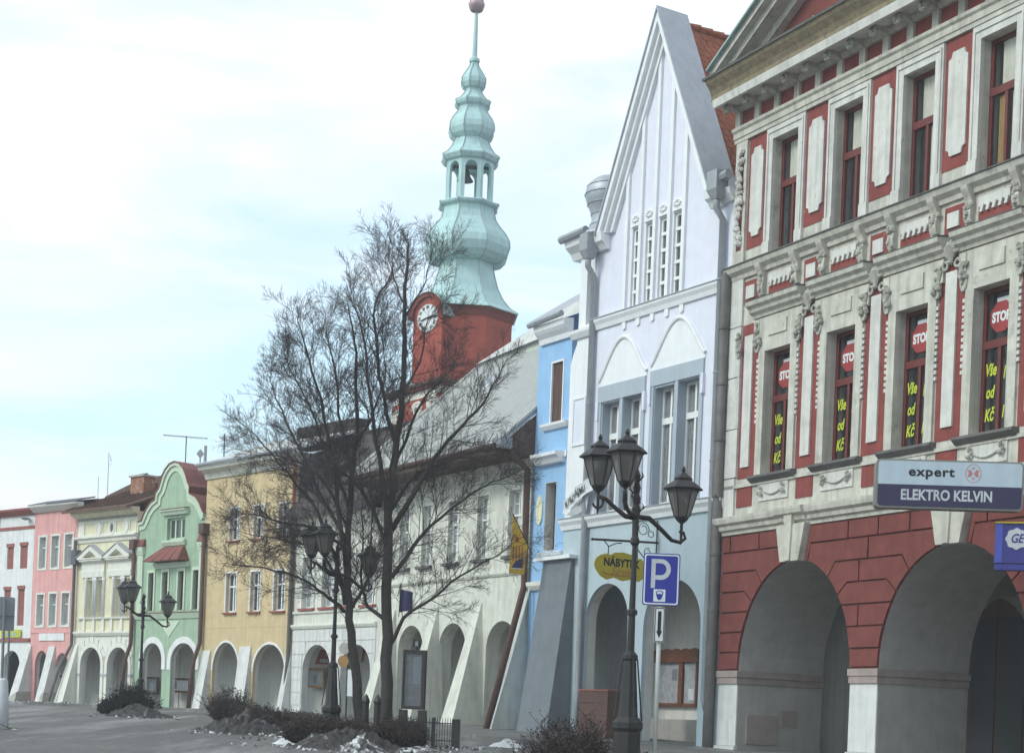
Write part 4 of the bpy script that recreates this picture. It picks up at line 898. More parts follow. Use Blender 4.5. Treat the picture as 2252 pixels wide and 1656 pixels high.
def green_house():
    h, L = house('grn', 'green_house', 'sage green house with curved gable, copper canopy and pale trims', 1.35)
    B = 1.25; A = [(1.28, .64, 3.30, .64), (3.26, .78, 3.25, .68)]
    W = [(.84, 1.20), (1.75, 2.12), (2.76, 3.13), (3.69, 4.07)]
    h.part('arcade_wall', MB().slab(wall_outline(.005, L - .005, B, 4.995, A, 16), [], 0, .10), 'green'); h.part('arcade_soffit', MB().slab(wall_outline(.01, L - .01, B, 4.99, [(c, a - .004, z, r - .004) for c, a, z, r in A], 16), [], .102, .2), 'arcadeb')
    ol = [(.33, 5.0), (4.30, 5.0), (4.30, 8.35), (4.22, 8.42), (4.05, 8.66), (3.78, 8.93), (3.36, 9.08), (3.36, 9.34), (3.24, 9.46), (3.10, 9.74), (2.92, 9.98), (2.66, 10.18), (2.36, 10.26), (2.05, 10.20), (1.80, 10.03), (1.62, 9.82), (1.50, 9.56), (1.42, 9.40), (1.22, 9.24), (1.20, 9.02), (.92, 8.92), (.66, 8.72), (.46, 8.46), (.36, 8.30), (.10, 8.28), (.10, 5.0)]
    h.part('wall', MB().slab(ol, [rect(a, b, 5.08, 6.44) for a, b in W] + [rect(1.90, 3.04, 7.56, 8.32)], 0, .35), 'green')
    h.part('building_core', MB().box(.1, L - .005, .45, 7, 5.0, 8.3), 'green')
    h.part('arcade_back_wall', MB().box(.005, L - .005, 2.0, 2.2, B, 4.99), 'arcadeb'); h.part('arcade_ceiling', MB().box(.005, L - .005, .205, 2.0, 4.3, 4.4), 'arcadeb')
    # moulded band along the gable edge: outer strip follows the outline
    ed = ol[2:-1]
    def inset(pts, d):
        out_ = []
        for i, p in enumerate(pts):
            a = Vector(pts[max(0, i-1)]); b = Vector(pts[min(len(pts)-1, i+1)]); t = (b - a).normalized(); n_ = Vector((-t.y, t.x)); out_.append((p[0] + n_.x * d, p[1] + n_.y * d))
        return out_
    i1 = inset(ed, .11)
    gm = MB()
    for i in range(len(ed) - 1): gm.hexa([(ed[i][0], -.10, ed[i][1]), (ed[i+1][0], -.10, ed[i+1][1]), (ed[i+1][0], .02, ed[i+1][1]), (ed[i][0], .02, ed[i][1])], [(i1[i][0], -.10, i1[i][1]), (i1[i+1][0], -.10, i1[i+1][1]), (i1[i+1][0], .02, i1[i+1][1]), (i1[i][0], .02, i1[i][1])])
    h.part('gable_moulding', gm, 'greenl')
    i2, i3 = inset(ed, .112), inset(ed, .30); gm = MB()
    for i in range(len(ed) - 1): gm.hexa([(i2[i][0], -.04, i2[i][1]), (i2[i+1][0], -.04, i2[i+1][1]), (i2[i+1][0], .02, i2[i+1][1]), (i2[i][0], .02, i2[i][1])], [(i3[i][0], -.04, i3[i][1]), (i3[i+1][0], -.04, i3[i+1][1]), (i3[i+1][0], .02, i3[i+1][1]), (i3[i][0], .02, i3[i][1])])
    h.part('inner_gable_band', gm, 'greenl')
    i4, i5 = inset(ed, -.004), inset(ed, -.05); gm = MB()
    for i in range(len(ed) - 1): gm.hexa([(i4[i][0], -.13, i4[i][1]), (i4[i+1][0], -.13, i4[i+1][1]), (i4[i+1][0], 1.1, i4[i+1][1]), (i4[i][0], 1.1, i4[i][1])], [(i5[i][0], -.13, i5[i][1]), (i5[i+1][0], -.13, i5[i+1][1]), (i5[i+1][0], 1.1, i5[i+1][1]), (i5[i][0], 1.1, i5[i][1])])
    h.part('gable_coping', gm, 'copr')
    rb = MB().slab([(1.3, 8.3), (3.3, 8.3), (3.25, 9.3), (2.9, 9.9), (2.36, 10.15), (1.8, 9.9), (1.4, 9.3)], [], .36, 6); h.part('roof', rb, 'slate2')
    for x0, x1 in ((.04, .52), (4.02, 4.36)):
        pl = h.part('pilaster', MB().box(x0 + .06, x1 - .06, -.06, .02, 5.0, 7.12).prof([(.02, 7.1), (-.08, 7.1), (-.12, 7.25), (-.13, 7.38), (.02, 7.4)], x0, x1), 'greenl'); h.part('pilaster_cap', MB().prof([(.02, 7.402), (-.15, 7.402), (-.05, 7.66), (.02, 7.68)], x0 - .02, x1 + .02), 'copr', pl)
    for a, b in W:
        window(h, a, b, 5.08, 6.44, .12, 'brown', (), (.68,), .05, 'paned', None)
        h.part('window_surround', frame(MB(), a, b, 5.08, 6.44, .08, .035, .10, 0), 'greenl')
    h.part('window_lintel', MB().prof([(.02, 6.56), (-.08, 6.56), (-.1, 6.66), (-.14, 6.74), (.02, 6.76)], 1.26, 3.44), 'greenl')
    cn = h.part('copper_canopy', MB().hexa([(1.18, -.5, 6.78), (3.46, -.5, 6.78), (3.40, .02, 6.78), (1.24, .02, 6.78)], [(1.78, -.06, 7.30), (3.10, -.06, 7.30), (3.10, .02, 7.30), (1.78, .02, 7.30)]), 'copr', label='red copper canopy below gable window')
    for q in range(5): t = q / 4; h.part('canopy_seam', MB().tube([(1.80 + 1.28 * t, -.065, 7.29), (1.22 + 2.2 * t, -.51, 6.79)], .018, 4), 'rust', cn)
    window(h, 1.90, 3.04, 7.56, 8.32, .12, 'greenl', (.335, .665), (), .07, 'paned', None)
    h.part('window_hood', MB().prof([(.02, 8.42), (-.1, 8.42), (-.14, 8.5), (-.2, 8.55), (-.2, 8.60), (.02, 8.64)], 1.68, 3.26), 'greenl'); h.part('hood_flashing', MB().prof([(.02, 8.642), (-.22, 8.602), (-.22, 8.625), (.02, 8.665)], 1.66, 3.28), 'copr')
    h.part('sill', MB().prof([(.1, 7.55), (-.12, 7.53), (-.12, 7.46), (-.05, 7.34), (.02, 7.34)], 1.74, 3.16), 'greenl')
    h.part('string_cornice', MB().prof([(.02, 4.78), (-.04, 4.78), (-.1, 4.9), (-.14, 4.98), (.02, 5.0)], .02, L), 'greenl'); h.part('string_flashing', MB().prof([(.02, 5.003), (-.16, 4.985), (-.16, 5.005), (.02, 5.025)], .02, L), 'copr')
    h.part('triangle_panel', MB().slab([(1.66, 4.70), (2.96, 4.70), (2.5, 4.32), (2.31, 4.12), (2.1, 4.32)], [], -.02, .02), 'greenl')
    for cx, a, zs_, r_ in A: h.part('arch_trim', archring(MB(), cx, a, zs_, r_, .22, -.03, .02, 3.0), 'white')
    for x, zt in ((-.02, 7.62), (4.42, 7.95)):
        dp = h.part('downpipe', MB().tube([(x, -.12, zt - .2), (x, -.12, 3.9), (x - .05, -.3, 3.3), (x - .06, -.45, 1.5)], .075, 8), 'brown', smooth=True); h.part('hopper', MB().box(x - .15, x + .15, -.26, .02, zt - .32, zt + .04), 'brown', dp)
green_house()

def cream_house():
    h, L = house('crm', 'cream_house', 'pale yellow house with two triangular pediments and ivory stucco arcade', 1.35)
    B = 1.25; A = [(1.30, .70, 3.10, .70), (3.12, .70, 3.10, .70)]
    W = [(.88, 1.24), (1.52, 1.92), (2.72, 3.12), (3.40, 3.76)]
    simple_core(h, L, B, 8.72, 'cream', [rect(a, b, 4.92, 6.30) for a, b in W] , A, 4.30, 'creamw')
    for a, b in W:
        window(h, a, b, 4.92, 6.30, .16, 'winw', (.6,), (.66,), .045, 'panel', None)
        for xx in (a - .07, b + .07):
            h.part('half_column', MB().lathe([(.055, 4.9), (.05, 6.2), (.075, 6.28), (.075, 6.38)], 10, (xx, -.03, 0)), 'white', smooth=True)
    h.part('eaves_cornice', MB().prof([(.03, 8.62), (-.1, 8.62), (-.3, 8.74), (-.36, 8.86), (.03, 8.88)], -.05, L), 'cream'); 
    dt = MB()
    for q in range(30): dt.box(.1 + q * .13, .17 + q * .13, -.08, .02, 8.54, 8.615)
    h.part('dentil_row', dt, 'pedl', kind='stuff')
    h.part('attic_frame', MB().slab(rect(.12, L - .1, 7.93, 8.5), [rect(.5, 1.25, 8.0, 8.42), rect(1.75, 2.15, 8.0, 8.42), rect(2.65, 3.05, 8.0, 8.42), rect(3.55, 3.9, 8.0, 8.42)], -.03, .02), 'creamw')
    for q, x in enumerate((1.5, 2.4, 3.3)):
        el = lambda a, b: [(x + a * math.cos(i * math.pi / 10), 8.2 + b * math.sin(i * math.pi / 10)) for i in range(20)]
        of = h.part('oval_frame', MB().slab(el(.19, .25), [el(.11, .17)], -.06, .02), 'creamw'); h.part('oval_pane', MB().slab(el(.115, .175), [], -.045, -.035), 'paned' if q == 1 else 'creamw', of)
    h.part('string_cornice', MB().prof([(.03, 7.70), (-.05, 7.7), (-.08, 7.8), (-.16, 7.86), (-.16, 7.92), (.03, 7.94)], .0, L), 'creamw')
    for c in (1.25, 3.03):
        h.part('window_entablature', MB().prof([(.03, 6.40), (-.08, 6.40), (-.09, 6.62), (-.06, 6.64), (-.06, 6.92), (-.22, 7.0), (-.22, 7.04), (.03, 7.06)], c - .76, c + .76), 'creamw')
        h.part('pediment', MB().slab([(c - .86, 7.06), (c + .86, 7.06), (c + .86, 7.12), (c, 7.56), (c - .86, 7.12)], [[(c - .52, 7.11), (c + .52, 7.11), (c, 7.38)]], -.24, .02), 'creamw')
        h.part('pediment_lead', MB().hexa([(c - .9, -.27, 7.125), (c, -.27, 7.575), (c, .02, 7.60), (c - .9, .02, 7.15)], [(c - .9, -.27, 7.15), (c, -.27, 7.60), (c, .02, 7.63), (c - .9, .02, 7.18)]).hexa([(c + .9, -.27, 7.125), (c, -.27, 7.576), (c, .02, 7.601), (c + .9, .02, 7.15)], [(c + .9, -.27, 7.15), (c, -.27, 7.60), (c, .02, 7.63), (c + .9, .02, 7.18)]), 'pedl')
    h.part('sill_course', MB().prof([(.03, 4.84), (-.08, 4.84), (-.1, 4.9), (.03, 4.92)], .3, L), 'creamw')
    for c in (.75, 1.4, 2.05, 2.6, 3.26, 3.9): h.part('apron_post', MB().box(c - .07, c + .07, -.06, .02, 4.42, 4.84), 'creamw')
    h.part('string_course', MB().prof([(.03, 4.22), (-.06, 4.22), (-.12, 4.32), (-.12, 4.38), (.03, 4.40)], .0, L), 'creamw')
    for cx, a, zs_, r_ in A:
        h.part('arch_trim', archring(MB(), cx, a, zs_, r_, .16, -.05, .02, 1.4), 'creamw'); nv = 9
        for q in range(nv):
            t0, t1 = math.pi * (q + .08) / nv, math.pi * (q + .92) / nv
            h.part('voussoir', MB().slab([(cx - .88 * math.cos(t0), 3.1 + .88 * math.sin(t0)), (cx - .88 * math.cos(t1), 3.1 + .88 * math.sin(t1)), (cx - 1.0 * math.cos(t1), min(4.2, 3.1 + 1.12 * math.sin(t1))), (cx - 1.0 * math.cos(t0), min(4.2, 3.1 + 1.12 * math.sin(t0)))], [], -.03, .01), 'creamw')
    [h.part('impost_band', MB().box(a, b, -.06, .02, 2.72, 2.82), 'pedl') for a, b in ((.1, .6), (2.0, 2.42), (3.82, L))]
    rf = roof_slope(h, -.3, L + .05, -.55, 8.86, 3.2, 10.35, 'oldtile'); h.part('rear_roof', MB().slab([(-3.4, 8.6), (4.2, 8.6), (4.2, 10.75), (.78, 10.70), (-1.1, 10.60), (-3.4, 10.12)], [], 3.25, 6), 'oldtile')
    for q in range(11): h.part('tile_roll', MB().tube([(.0 + q * .38, -.55, 8.90), (.0 + q * .38, 3.2, 10.39)], .03, 4), 'oldtile', rf)
    ch = h.part('chimney', MB().box(1.28, 2.15, 1.4, 1.9, 9.2, 10.30), 'brick'); h.part('chimney_cap', MB().box(1.22, 2.21, 1.34, 1.96, 10.30, 10.37), 'arcade', ch)
    for q in range(3): h.part('chimney_pot', MB().tube([(1.6 + q * .17, 1.65, 10.37), (1.6 + q * .17, 1.65, 10.45)], .06, 8), 'slate', ch)
    h.part('downpipe', MB().tube([(.06, -.12, 7.8), (.06, -.12, 3.9), (-.1, -.5, 3.0), (-.2, -.95, 1.4)], .06, 8), 'pipedk'); h.part('pipe_box', MB().box(-.02, .32, -.25, .02, 6.9, 7.45), 'slate2')
    buttress(h, .03, .36, -.28, .36, .7, 3.9, 1.3, 'creamw')
cream_house()

def pink_house():
    h, L = house('pnk', 'pink_house', 'pink three storey house with six white framed windows', 1.35)
    B = 1.3; A = [(.84, .44, 3.10, .58), (2.28, .44, 3.05, .54)]
    W = [(.41, .90, 6.85, 8.07), (1.27, 1.80, 6.85, 8.08), (2.19, 2.72, 6.86, 8.10), (.39, .88, 4.64, 5.85), (1.26, 1.76, 4.64, 5.86), (2.13, 2.64, 4.64, 5.87)]
    simple_core(h, L, B, 9.05, 'pink', [rect(*w_) for w_ in W], A, 4.36)
    for a, b, z0, z1 in W:
        window(h, a, b, z0, z1, .12, 'arcadeb', (.55,), (.66,), .06, 'panel', None)
        h.part('window_surround', frame(MB(), a, b, z0, z1, .07, .025), 'creamw'); h.part('reveal', MB().slab(rect(a - .003, b + .003, z0 - .003, z1 + .003), [rect(a + .01, b - .01, z0 + .01, z1 - .01)], -.004, .115), 'arcadeb')
    h.part('string_line', MB().box(.0, L, -.02, .02, 4.36, 4.40), 'pink'); h.part('blank_sign', MB().box(.66, 2.40, -.04, .01, 4.06, 4.34), 'white')
    h.part('eaves_cornice', MB().prof([(.03, 9.02), (-.08, 9.02), (-.3, 9.2), (-.32, 9.26), (.03, 9.28)], -.02, L + .3), 'arcadeb'); h.part('eaves_flashing', MB().prof([(.5, 9.5), (-.34, 9.27), (-.34, 9.30), (.5, 9.55)], -.03, L + .32), 'slate2')
    buttress(h, 1.36, 1.80, 1.45, 1.92, .62, 3.84, 1.6, lab='whitewashed sloping buttress with bare stone foot'); buttress(h, -.30, .14, -.35, .18, .72, 3.88, 1.5)
    for x0_, x1_, o_ in ((1.43, 1.94, .64), (-.37, .20, .74)): h.part('bare_stone_foot', MB().hexa([(x0_, -o_, 1.4), (x1_, -o_, 1.4), (x1_, .08, 1.4), (x0_, .08, 1.4)], [(x0_ + .01, -o_ + .13, 1.86), (x1_ - .01, -o_ + .11, 2.05), (x1_ - .01, .08, 2.1), (x0_ + .01, .08, 1.9)]), 'stoned')
    roof_slope(h, 0, L + .3, .45, 9.45, 4, 9.9, 'oldtile')
    h.part('roof_hatch', MB().slab(rect(2.4, 3.0, 9.9, 10.5), [rect(2.52, 2.88, 10.02, 10.38)], 2.8, 3.1), 'slate')
pink_house()

def far_white():
    h, L = house('wl', 'white_trim_house', 'white house with rust red bands and tall red shutters at the left edge', 1.35)
    B = 1.3; A = [(1.20, .62, 3.08, .60)]
    W = [(.60, 1.08, 6.90, 7.78), (1.55, 2.08, 6.90, 7.80), (.50, .98, 4.66, 6.08), (1.50, 1.98, 4.66, 6.10)]
    simple_core(h, L, B, 9.0, 'white', [rect(*w_) for w_ in W], A, 4.05)
    for a, b, z0, z1 in W:
        s_ = h.part('shutter', MB().box(a, (a + b) / 2 - .005, .06, .1, z0, z1), 'rust'); h.part('shutter', MB().box((a + b) / 2 + .005, b, .06, .1, z0, z1), 'rust')
        h.part('lintel', MB().box(a - .03, b + .03, -.03, .03, z1 + .002, z1 + .13), 'rust')
    for z0, z1, p in ((8.44, 8.56, .03), (4.02, 4.16, .06)): h.part('band', MB().box(.0, L, -p, .02, z0, z1), 'rust')
    h.part('eaves_cornice', MB().prof([(.03, 8.98), (-.1, 8.98), (-.28, 9.14), (-.3, 9.22), (.03, 9.24)], -.02, L), 'rust')
    roof_slope(h, 0, L, .0, 9.26, 4, 9.6, 'oldtile')
    h.part('satellite_dish', MB().lathe([(.02, 0), (.12, .03), (.18, .09), (.17, .09), (.10, .04), (.01, .01)], 14, (2.15, -.2, 8.75)), 'pipe')
far_white()
def end_house():
    h, L = house('end', 'shaded_house', 'house sliver beyond the leftmost white house, coloured dark grey for its shadow', 1.4)
    h.part('wall', MB().box(0, L - .02, .3, 6, 1.2, 9.0), 'slate2'); h.part('eaves', MB().prof([(.4, 8.9), (.1, 8.9), (0, 9.1), (.4, 9.12)], 0, L - .02), 'slate')  # dark slate colour stands for the shadow over this house
    roof_slope(h, 0, L - .02, 0, 9.12, 4, 9.5, 'slate')
end_house()

# ================================================================== STREET LAMPS
def iron_lamp(name, label):
    h = Thing(name, (0, 0), 0, label, 'street lamp', 'three-armed iron street lamps', base=0)
    z = lambda q: q - .70
    h.part('plinth', MB().lathe([(.21, 0), (.21, .35), (.175, .42), (.175, .85), (.20, .90), (.20, .97), (.14, 1.04)], 8), 'iron')
    h.part('flared_base', MB().lathe([(.135, 1.03), (.125, 1.12), (.08, z(2.48)), (.10, z(2.50)), (.10, z(2.55)), (.055, z(2.60))], 8), 'iron')
    for k in range(4):
        a = R(20 + 90 * k); h.part('stay', MB().tube([(.20 * math.cos(a), .20 * math.sin(a), 1.0), (.105 * math.cos(a), .105 * math.sin(a), z(2.50))], .011, 5), 'iron')
    h.part('pole', MB().lathe([(.052, z(2.58)), (.046, z(3.07)), (.07, z(3.08)), (.072, z(3.13)), (.042, z(3.16)), (.032, z(3.98)), (.06, z(4.01)), (.058, z(4.07)), (.042, z(4.10)), (.046, z(4.40))], 12), 'iron', smooth=False)
    h.part('crown_shaft', MB().lathe([(.05, z(4.38)), (.062, z(4.46)), (.04, z(4.52)), (.055, z(4.60)), (.035, z(4.66)), (.05, z(4.74)), (.03, z(4.82)), (.045, z(4.90)), (.012, z(4.98))], 10), 'ironb')
    rr = random.Random(3)
    for k in range(6):
        a = k * 1.1; h.part('crown_leaf', MB().tube([(.03 * math.cos(a), .03 * math.sin(a), z(4.42) + .08 * k), (.10 * math.cos(a), .10 * math.sin(a), z(4.48) + .08 * k), (.08 * math.cos(a), .08 * math.sin(a), z(4.54) + .08 * k)], [.012, .016, .006], 4), 'ironb')
    ends = [(.63, .30, 4.33, [(0, 0, 4.36), (.18, .08, 4.36), (.36, .17, 4.22), (.50, .24, 4.10), (.62, .295, 4.08), (.69, .33, 4.14), (.66, .315, 4.22), (.60, .285, 4.22)]),
            (-.19, -.60, 4.64, [(0, 0, 4.36), (-.05, -.18, 4.38), (-.10, -.34, 4.36), (-.15, -.48, 4.40), (-.185, -.58, 4.46), (-.20, -.65, 4.52), (-.21, -.68, 4.60)]),
            (-.51, -.12, 4.64, [(0, 0, 4.34), (-.14, -.03, 4.36), (-.28, -.065, 4.46), (-.40, -.095, 4.56), (-.52, -.12, 4.60)])]
    for k, (ex, ey, zb, path) in enumerate(ends):
        arm = h.part('arm', MB().tube([(a, b, z(c)) for a, b, c in path], [.032, .034, .03, .028, .026, .022, .018, .014][:len(path)], 8), 'ironb', smooth=True)
        if k: # scroll hanging below the arm end
            dx, dy = ex / math.hypot(ex, ey), ey / math.hypot(ex, ey)
            h.part('scroll', MB().tube([(ex + dx * (.07 * math.cos(q)), ey + dy * (.07 * math.cos(q)), z(zb) - .12 + .08 * math.sin(q)) for q in [1.6 + i * .55 for i in range(9)]], .017, 5), 'ironb', arm)
        h.part('drop', MB().tube([(ex, ey, z(zb) - .28), (ex, ey, z(zb) - .22), (ex, ey, z(zb) + .02)], [.006, .018, .022], 6), 'ironb', arm)
        b = z(zb)
        ln = h.part('lantern', MB().lathe([(.02, b), (.05, b + .02), (.085, b + .06), (.095, b + .085), (.10, b + .09)], 6, (ex, ey, 0)), 'iron')
        roof = [(.26, b + .445), (.27, b + .46), (.20, b + .52), (.115, b + .575), (.12, b + .585), (.125, b + .60), (.085, b + .635), (.035, b + .67), (.02, b + .69), (.032, b + .71), (.01, b + .76)]
        h.part('lantern_roof', MB().lathe(roof, 6, (ex, ey, 0)), 'iron', ln)
        for j in range(6):
            a0, a1 = math.pi / 3 * j, math.pi / 3 * (j + 1); r0, r1 = .10, .205
            q0 = (ex + r0 * math.cos(a0), ey + r0 * math.sin(a0), b + .09); q1 = (ex + r0 * math.cos(a1), ey + r0 * math.sin(a1), b + .09)
            q2 = (ex + r1 * math.cos(a1), ey + r1 * math.sin(a1), b + .445); q3 = (ex + r1 * math.cos(a0), ey + r1 * math.sin(a0), b + .445)
            h.part('lamp_pane', MB().add([q0, q1, q2, q3], [(0, 1, 2, 3)]), 'lampg', ln); h.part('lantern_bar', MB().tube([q0, q3], .011, 4), 'iron', ln)
        h.part('bulb_holder', MB().lathe([(.02, b + .08), (.03, b + .14), (.05, b + .2), (.05, b + .28), (.01, b + .33)], 8, (ex, ey, 0)), 'lampg', ln)
    return h.root
def copy_tree(o, parent=None):
    c = o.copy(); COL.objects.link(c)
    if parent: c.parent = parent
    for ch in list(o.children): copy_tree(ch, c)
    return c
lampA = iron_lamp('street_lamp', 'largest iron street lamp with three lanterns, before the gabled house')
lampA.location = (1.51, 22, .70)
lampB = copy_tree(lampA); lampB.location = (-3.66, 34, .80); lampB['label'] = 'three-lantern iron street lamp standing beside the bare tree trunks'
lampC = copy_tree(lampA); lampC.location = (-10.02, 45.2, .62); lampC.scale = (.95, .95, .95); lampC['label'] = 'farthest iron street lamp, in front of the green house'

# ================================================================== SIGNS
def parking_sign():
    h = Thing('parking_sign', (1.88, 22), 0, 'blue parking sign with arrow plate on a pale pole', 'sign', base=zg(22))
    h.part('pole', MB().tube([(0, .04, zg(22) - .1), (0.0, .04, 3.85)], .030, 10), 'pole', smooth=True)
    def rr(x0, x1, z0, z1, r):
        p = []
        for cx, cz, a0 in ((x1 - r, z1 - r, 0), (x0 + r, z1 - r, 90), (x0 + r, z0 + r, 180), (x1 - r, z0 + r, 270)):
            for i in range(5): a = R(a0 + 22.5 * i); p.append((cx + r * math.cos(a), cz + r * math.sin(a)))
        return p
    pl = h.part('sign_panel', MB().slab(rr(-.245, .235, 3.215, 3.895, .035), [], -.01, .005), 'sblue'); h.part('white_border', MB().slab(rr(-.232, .222, 3.228, 3.882, .03), [rr(-.214, .204, 3.246, 3.864, .025)], -.0135, -.0105), 'swhite', pl)
    letter = h.part('letter_p', MB().slab([(-.14, 3.44), (-.085, 3.44), (-.085, 3.55), (-.01, 3.55)] + [(-.01 + .125 * math.sin(R(a)), 3.685 - .135 * math.cos(R(a))) for a in range(0, 181, 15)] + [(-.14, 3.82)], [[(-.085, 3.61), (-.015, 3.61)] + [(-.015 + .072 * math.sin(R(a)), 3.688 - .078 * math.cos(R(a))) for a in range(0, 181, 20)] + [(-.085, 3.766)]], -.0135, -.0105), 'signgrey', pl)
    h.part('pictogram_field', MB().box(-.10, .055, -.0135, -.0105, 3.265, 3.425), 'swhite', pl)
    sh = [(-.072, 3.395), (-.022, 3.412), (.028, 3.395), (.024, 3.36), (.004, 3.30), (-.022, 3.282), (-.048, 3.30), (-.068, 3.36)]
    h.part('pictogram', MB().slab(sh, [[(-.058, 3.388), (-.022, 3.400), (.014, 3.388), (.010, 3.36), (-.022, 3.37), (-.054, 3.36)]], -.0160, -.0140), 'sblue', pl)
    ar = h.part('arrow_plate', MB().slab(rr(-.075, .06, 2.735, 3.19, .02), [], -.01, .005), 'swhite'); h.part('plate_border', MB().slab(rr(-.070, .055, 2.74, 3.185, .018), [rr(-.060, .045, 2.75, 3.175, .014)], -.0135, -.0105), 'dark', ar)
    h.part('arrow', MB().slab([(-.03, 3.14), (.015, 3.14), (.015, 2.88), (.032, 2.885), (-.007, 2.79), (-.047, 2.885), (-.03, 2.88)], [], -.0135, -.0105), 'dark', ar)
parking_sign()

def rounded(x0, x1, z0, z1, r, n=6):
    p = []
    for cx, cz, a0 in ((x1 - r, z1 - r, 0), (x0 + r, z1 - r, 90), (x0 + r, z0 + r, 180), (x1 - r, z0 + r, 270)):
        for i in range(n + 1): a = R(a0 + 90 * i / n); p.append((cx + r * math.cos(a), cz + r * math.sin(a)))
    return p
def expert_sign():
    Lx, Ly = 5.68, 27.0; W_ = 2.33; zb, zt = 5.30, 6.08
    h = Thing('shop_sign', (Lx, Ly), R(-4), 'long white and navy light box reading expert ELEKTRO KELVIN', 'sign', base=zb)
    zc = zb
    h.part('casing', MB().slab(rounded(0, W_, zb, zt, .07), [], 0, .26), 'alu')
    pn = h.part('white_panel', MB().slab([(.035, zb + .375), (W_ - .03, zb + .375)] + [q for q in rounded(.035, W_ - .03, zb + .03, zt - .03, .055) if q[1] > zb + .4], [], -.012, .01), 'acrylic')
    nv = h.part('navy_panel', MB().slab([q for q in rounded(.035, W_ - .03, zb + .03, zt - .03, .055) if q[1] < zb + .3] + [(W_ - .03, zb + .37), (.035, zb + .37)], [], -.012, .01), 'navy')
    put_text(h, 'lettering', 'expert', .205, .87, zb + .58, -.016, 'dark', pn, sx=1.18, bold=.006, spacing=1.12)
    put_text(h, 'lettering', 'ELEKTRO KELVIN', .235, 1.12, zb + .205, -.016, 'signgrey', nv, sx=.80, bold=.007)
    c, z = 1.53, zb + .58
    h.part('emblem_ring', MB().slab([(c + .125 * math.cos(i * .2618), z + .15 * math.sin(i * .2618)) for i in range(24)], [[(c + .118 * math.cos(i * .2618), z + .143 * math.sin(i * .2618)) for i in range(24)]], -.016, -.013), 'salmon', pn)
    for sg in (-1, 1): h.part('emblem_mark', MB().slab([(c + sg * .01, z), (c + sg * .045, z + .055), (c + sg * .09, z + .05), (c + sg * .07, z), (c + sg * .09, z - .05), (c + sg * .045, z - .055)], [], -.016, -.013), 'salmon', pn); h.part('emblem_mark', MB().slab([(c - .022, z + sg * .07), (c, z + sg * .11), (c + .022, z + sg * .07)], [], -.016, -.013), 'salmon', pn)
    h.part('bracket', MB().tube([(W_ - .3, .13, zt - .02), (W_ - .1, .8, zt + .1), (W_ + .1, 1.9, zt + .1)], .03, 6), 'iron')
expert_sign()
def ge_sign():
    h = Thing('projecting_sign', (7.64, 27.0), R(-13), 'violet blue box sign with round GE monogram at the right edge', 'sign', base=4.37)
    zb, zt = 4.37, 5.11
    bx = h.part('casing', MB().box(0.0, .9, 0, .22, zb + .11, zt), 'geblue'); h.part('edge_strip', MB().box(-.004, .105, -.012, .224, zb + .112, zt + .004), 'geside', bx)
    h.part('top_edge', MB().box(-.02, .92, -.03, .24, zt + .006, zt + .03), 'nyel', bx)
    lo = h.part('lower_casing', MB().box(0.0, .9, 0, .22, zb, zb + .095), 'geblue'); put_text(h, 'lettering', 'FANUC', .07, .33, zb + .048, -.004, 'geside', lo)
    c, z = .32, zb + .50
    em = h.part('monogram_disc', MB().slab([(c + (.165 + .010 * math.cos(8 * a)) * math.cos(a), z + (.165 + .010 * math.cos(8 * a)) * math.sin(a)) for a in [i * math.pi / 32 for i in range(64)]], [], -.012, .005), 'signgrey')
    put_text(h, 'monogram', 'GE', .20, c, z, -.018, 'geblue', em, sx=.8, shear=.3, bold=.004)
    h.part('bracket', MB().box(.88, 1.3, .08, .14, zt - .2, zt - .14), 'iron')
ge_sign()
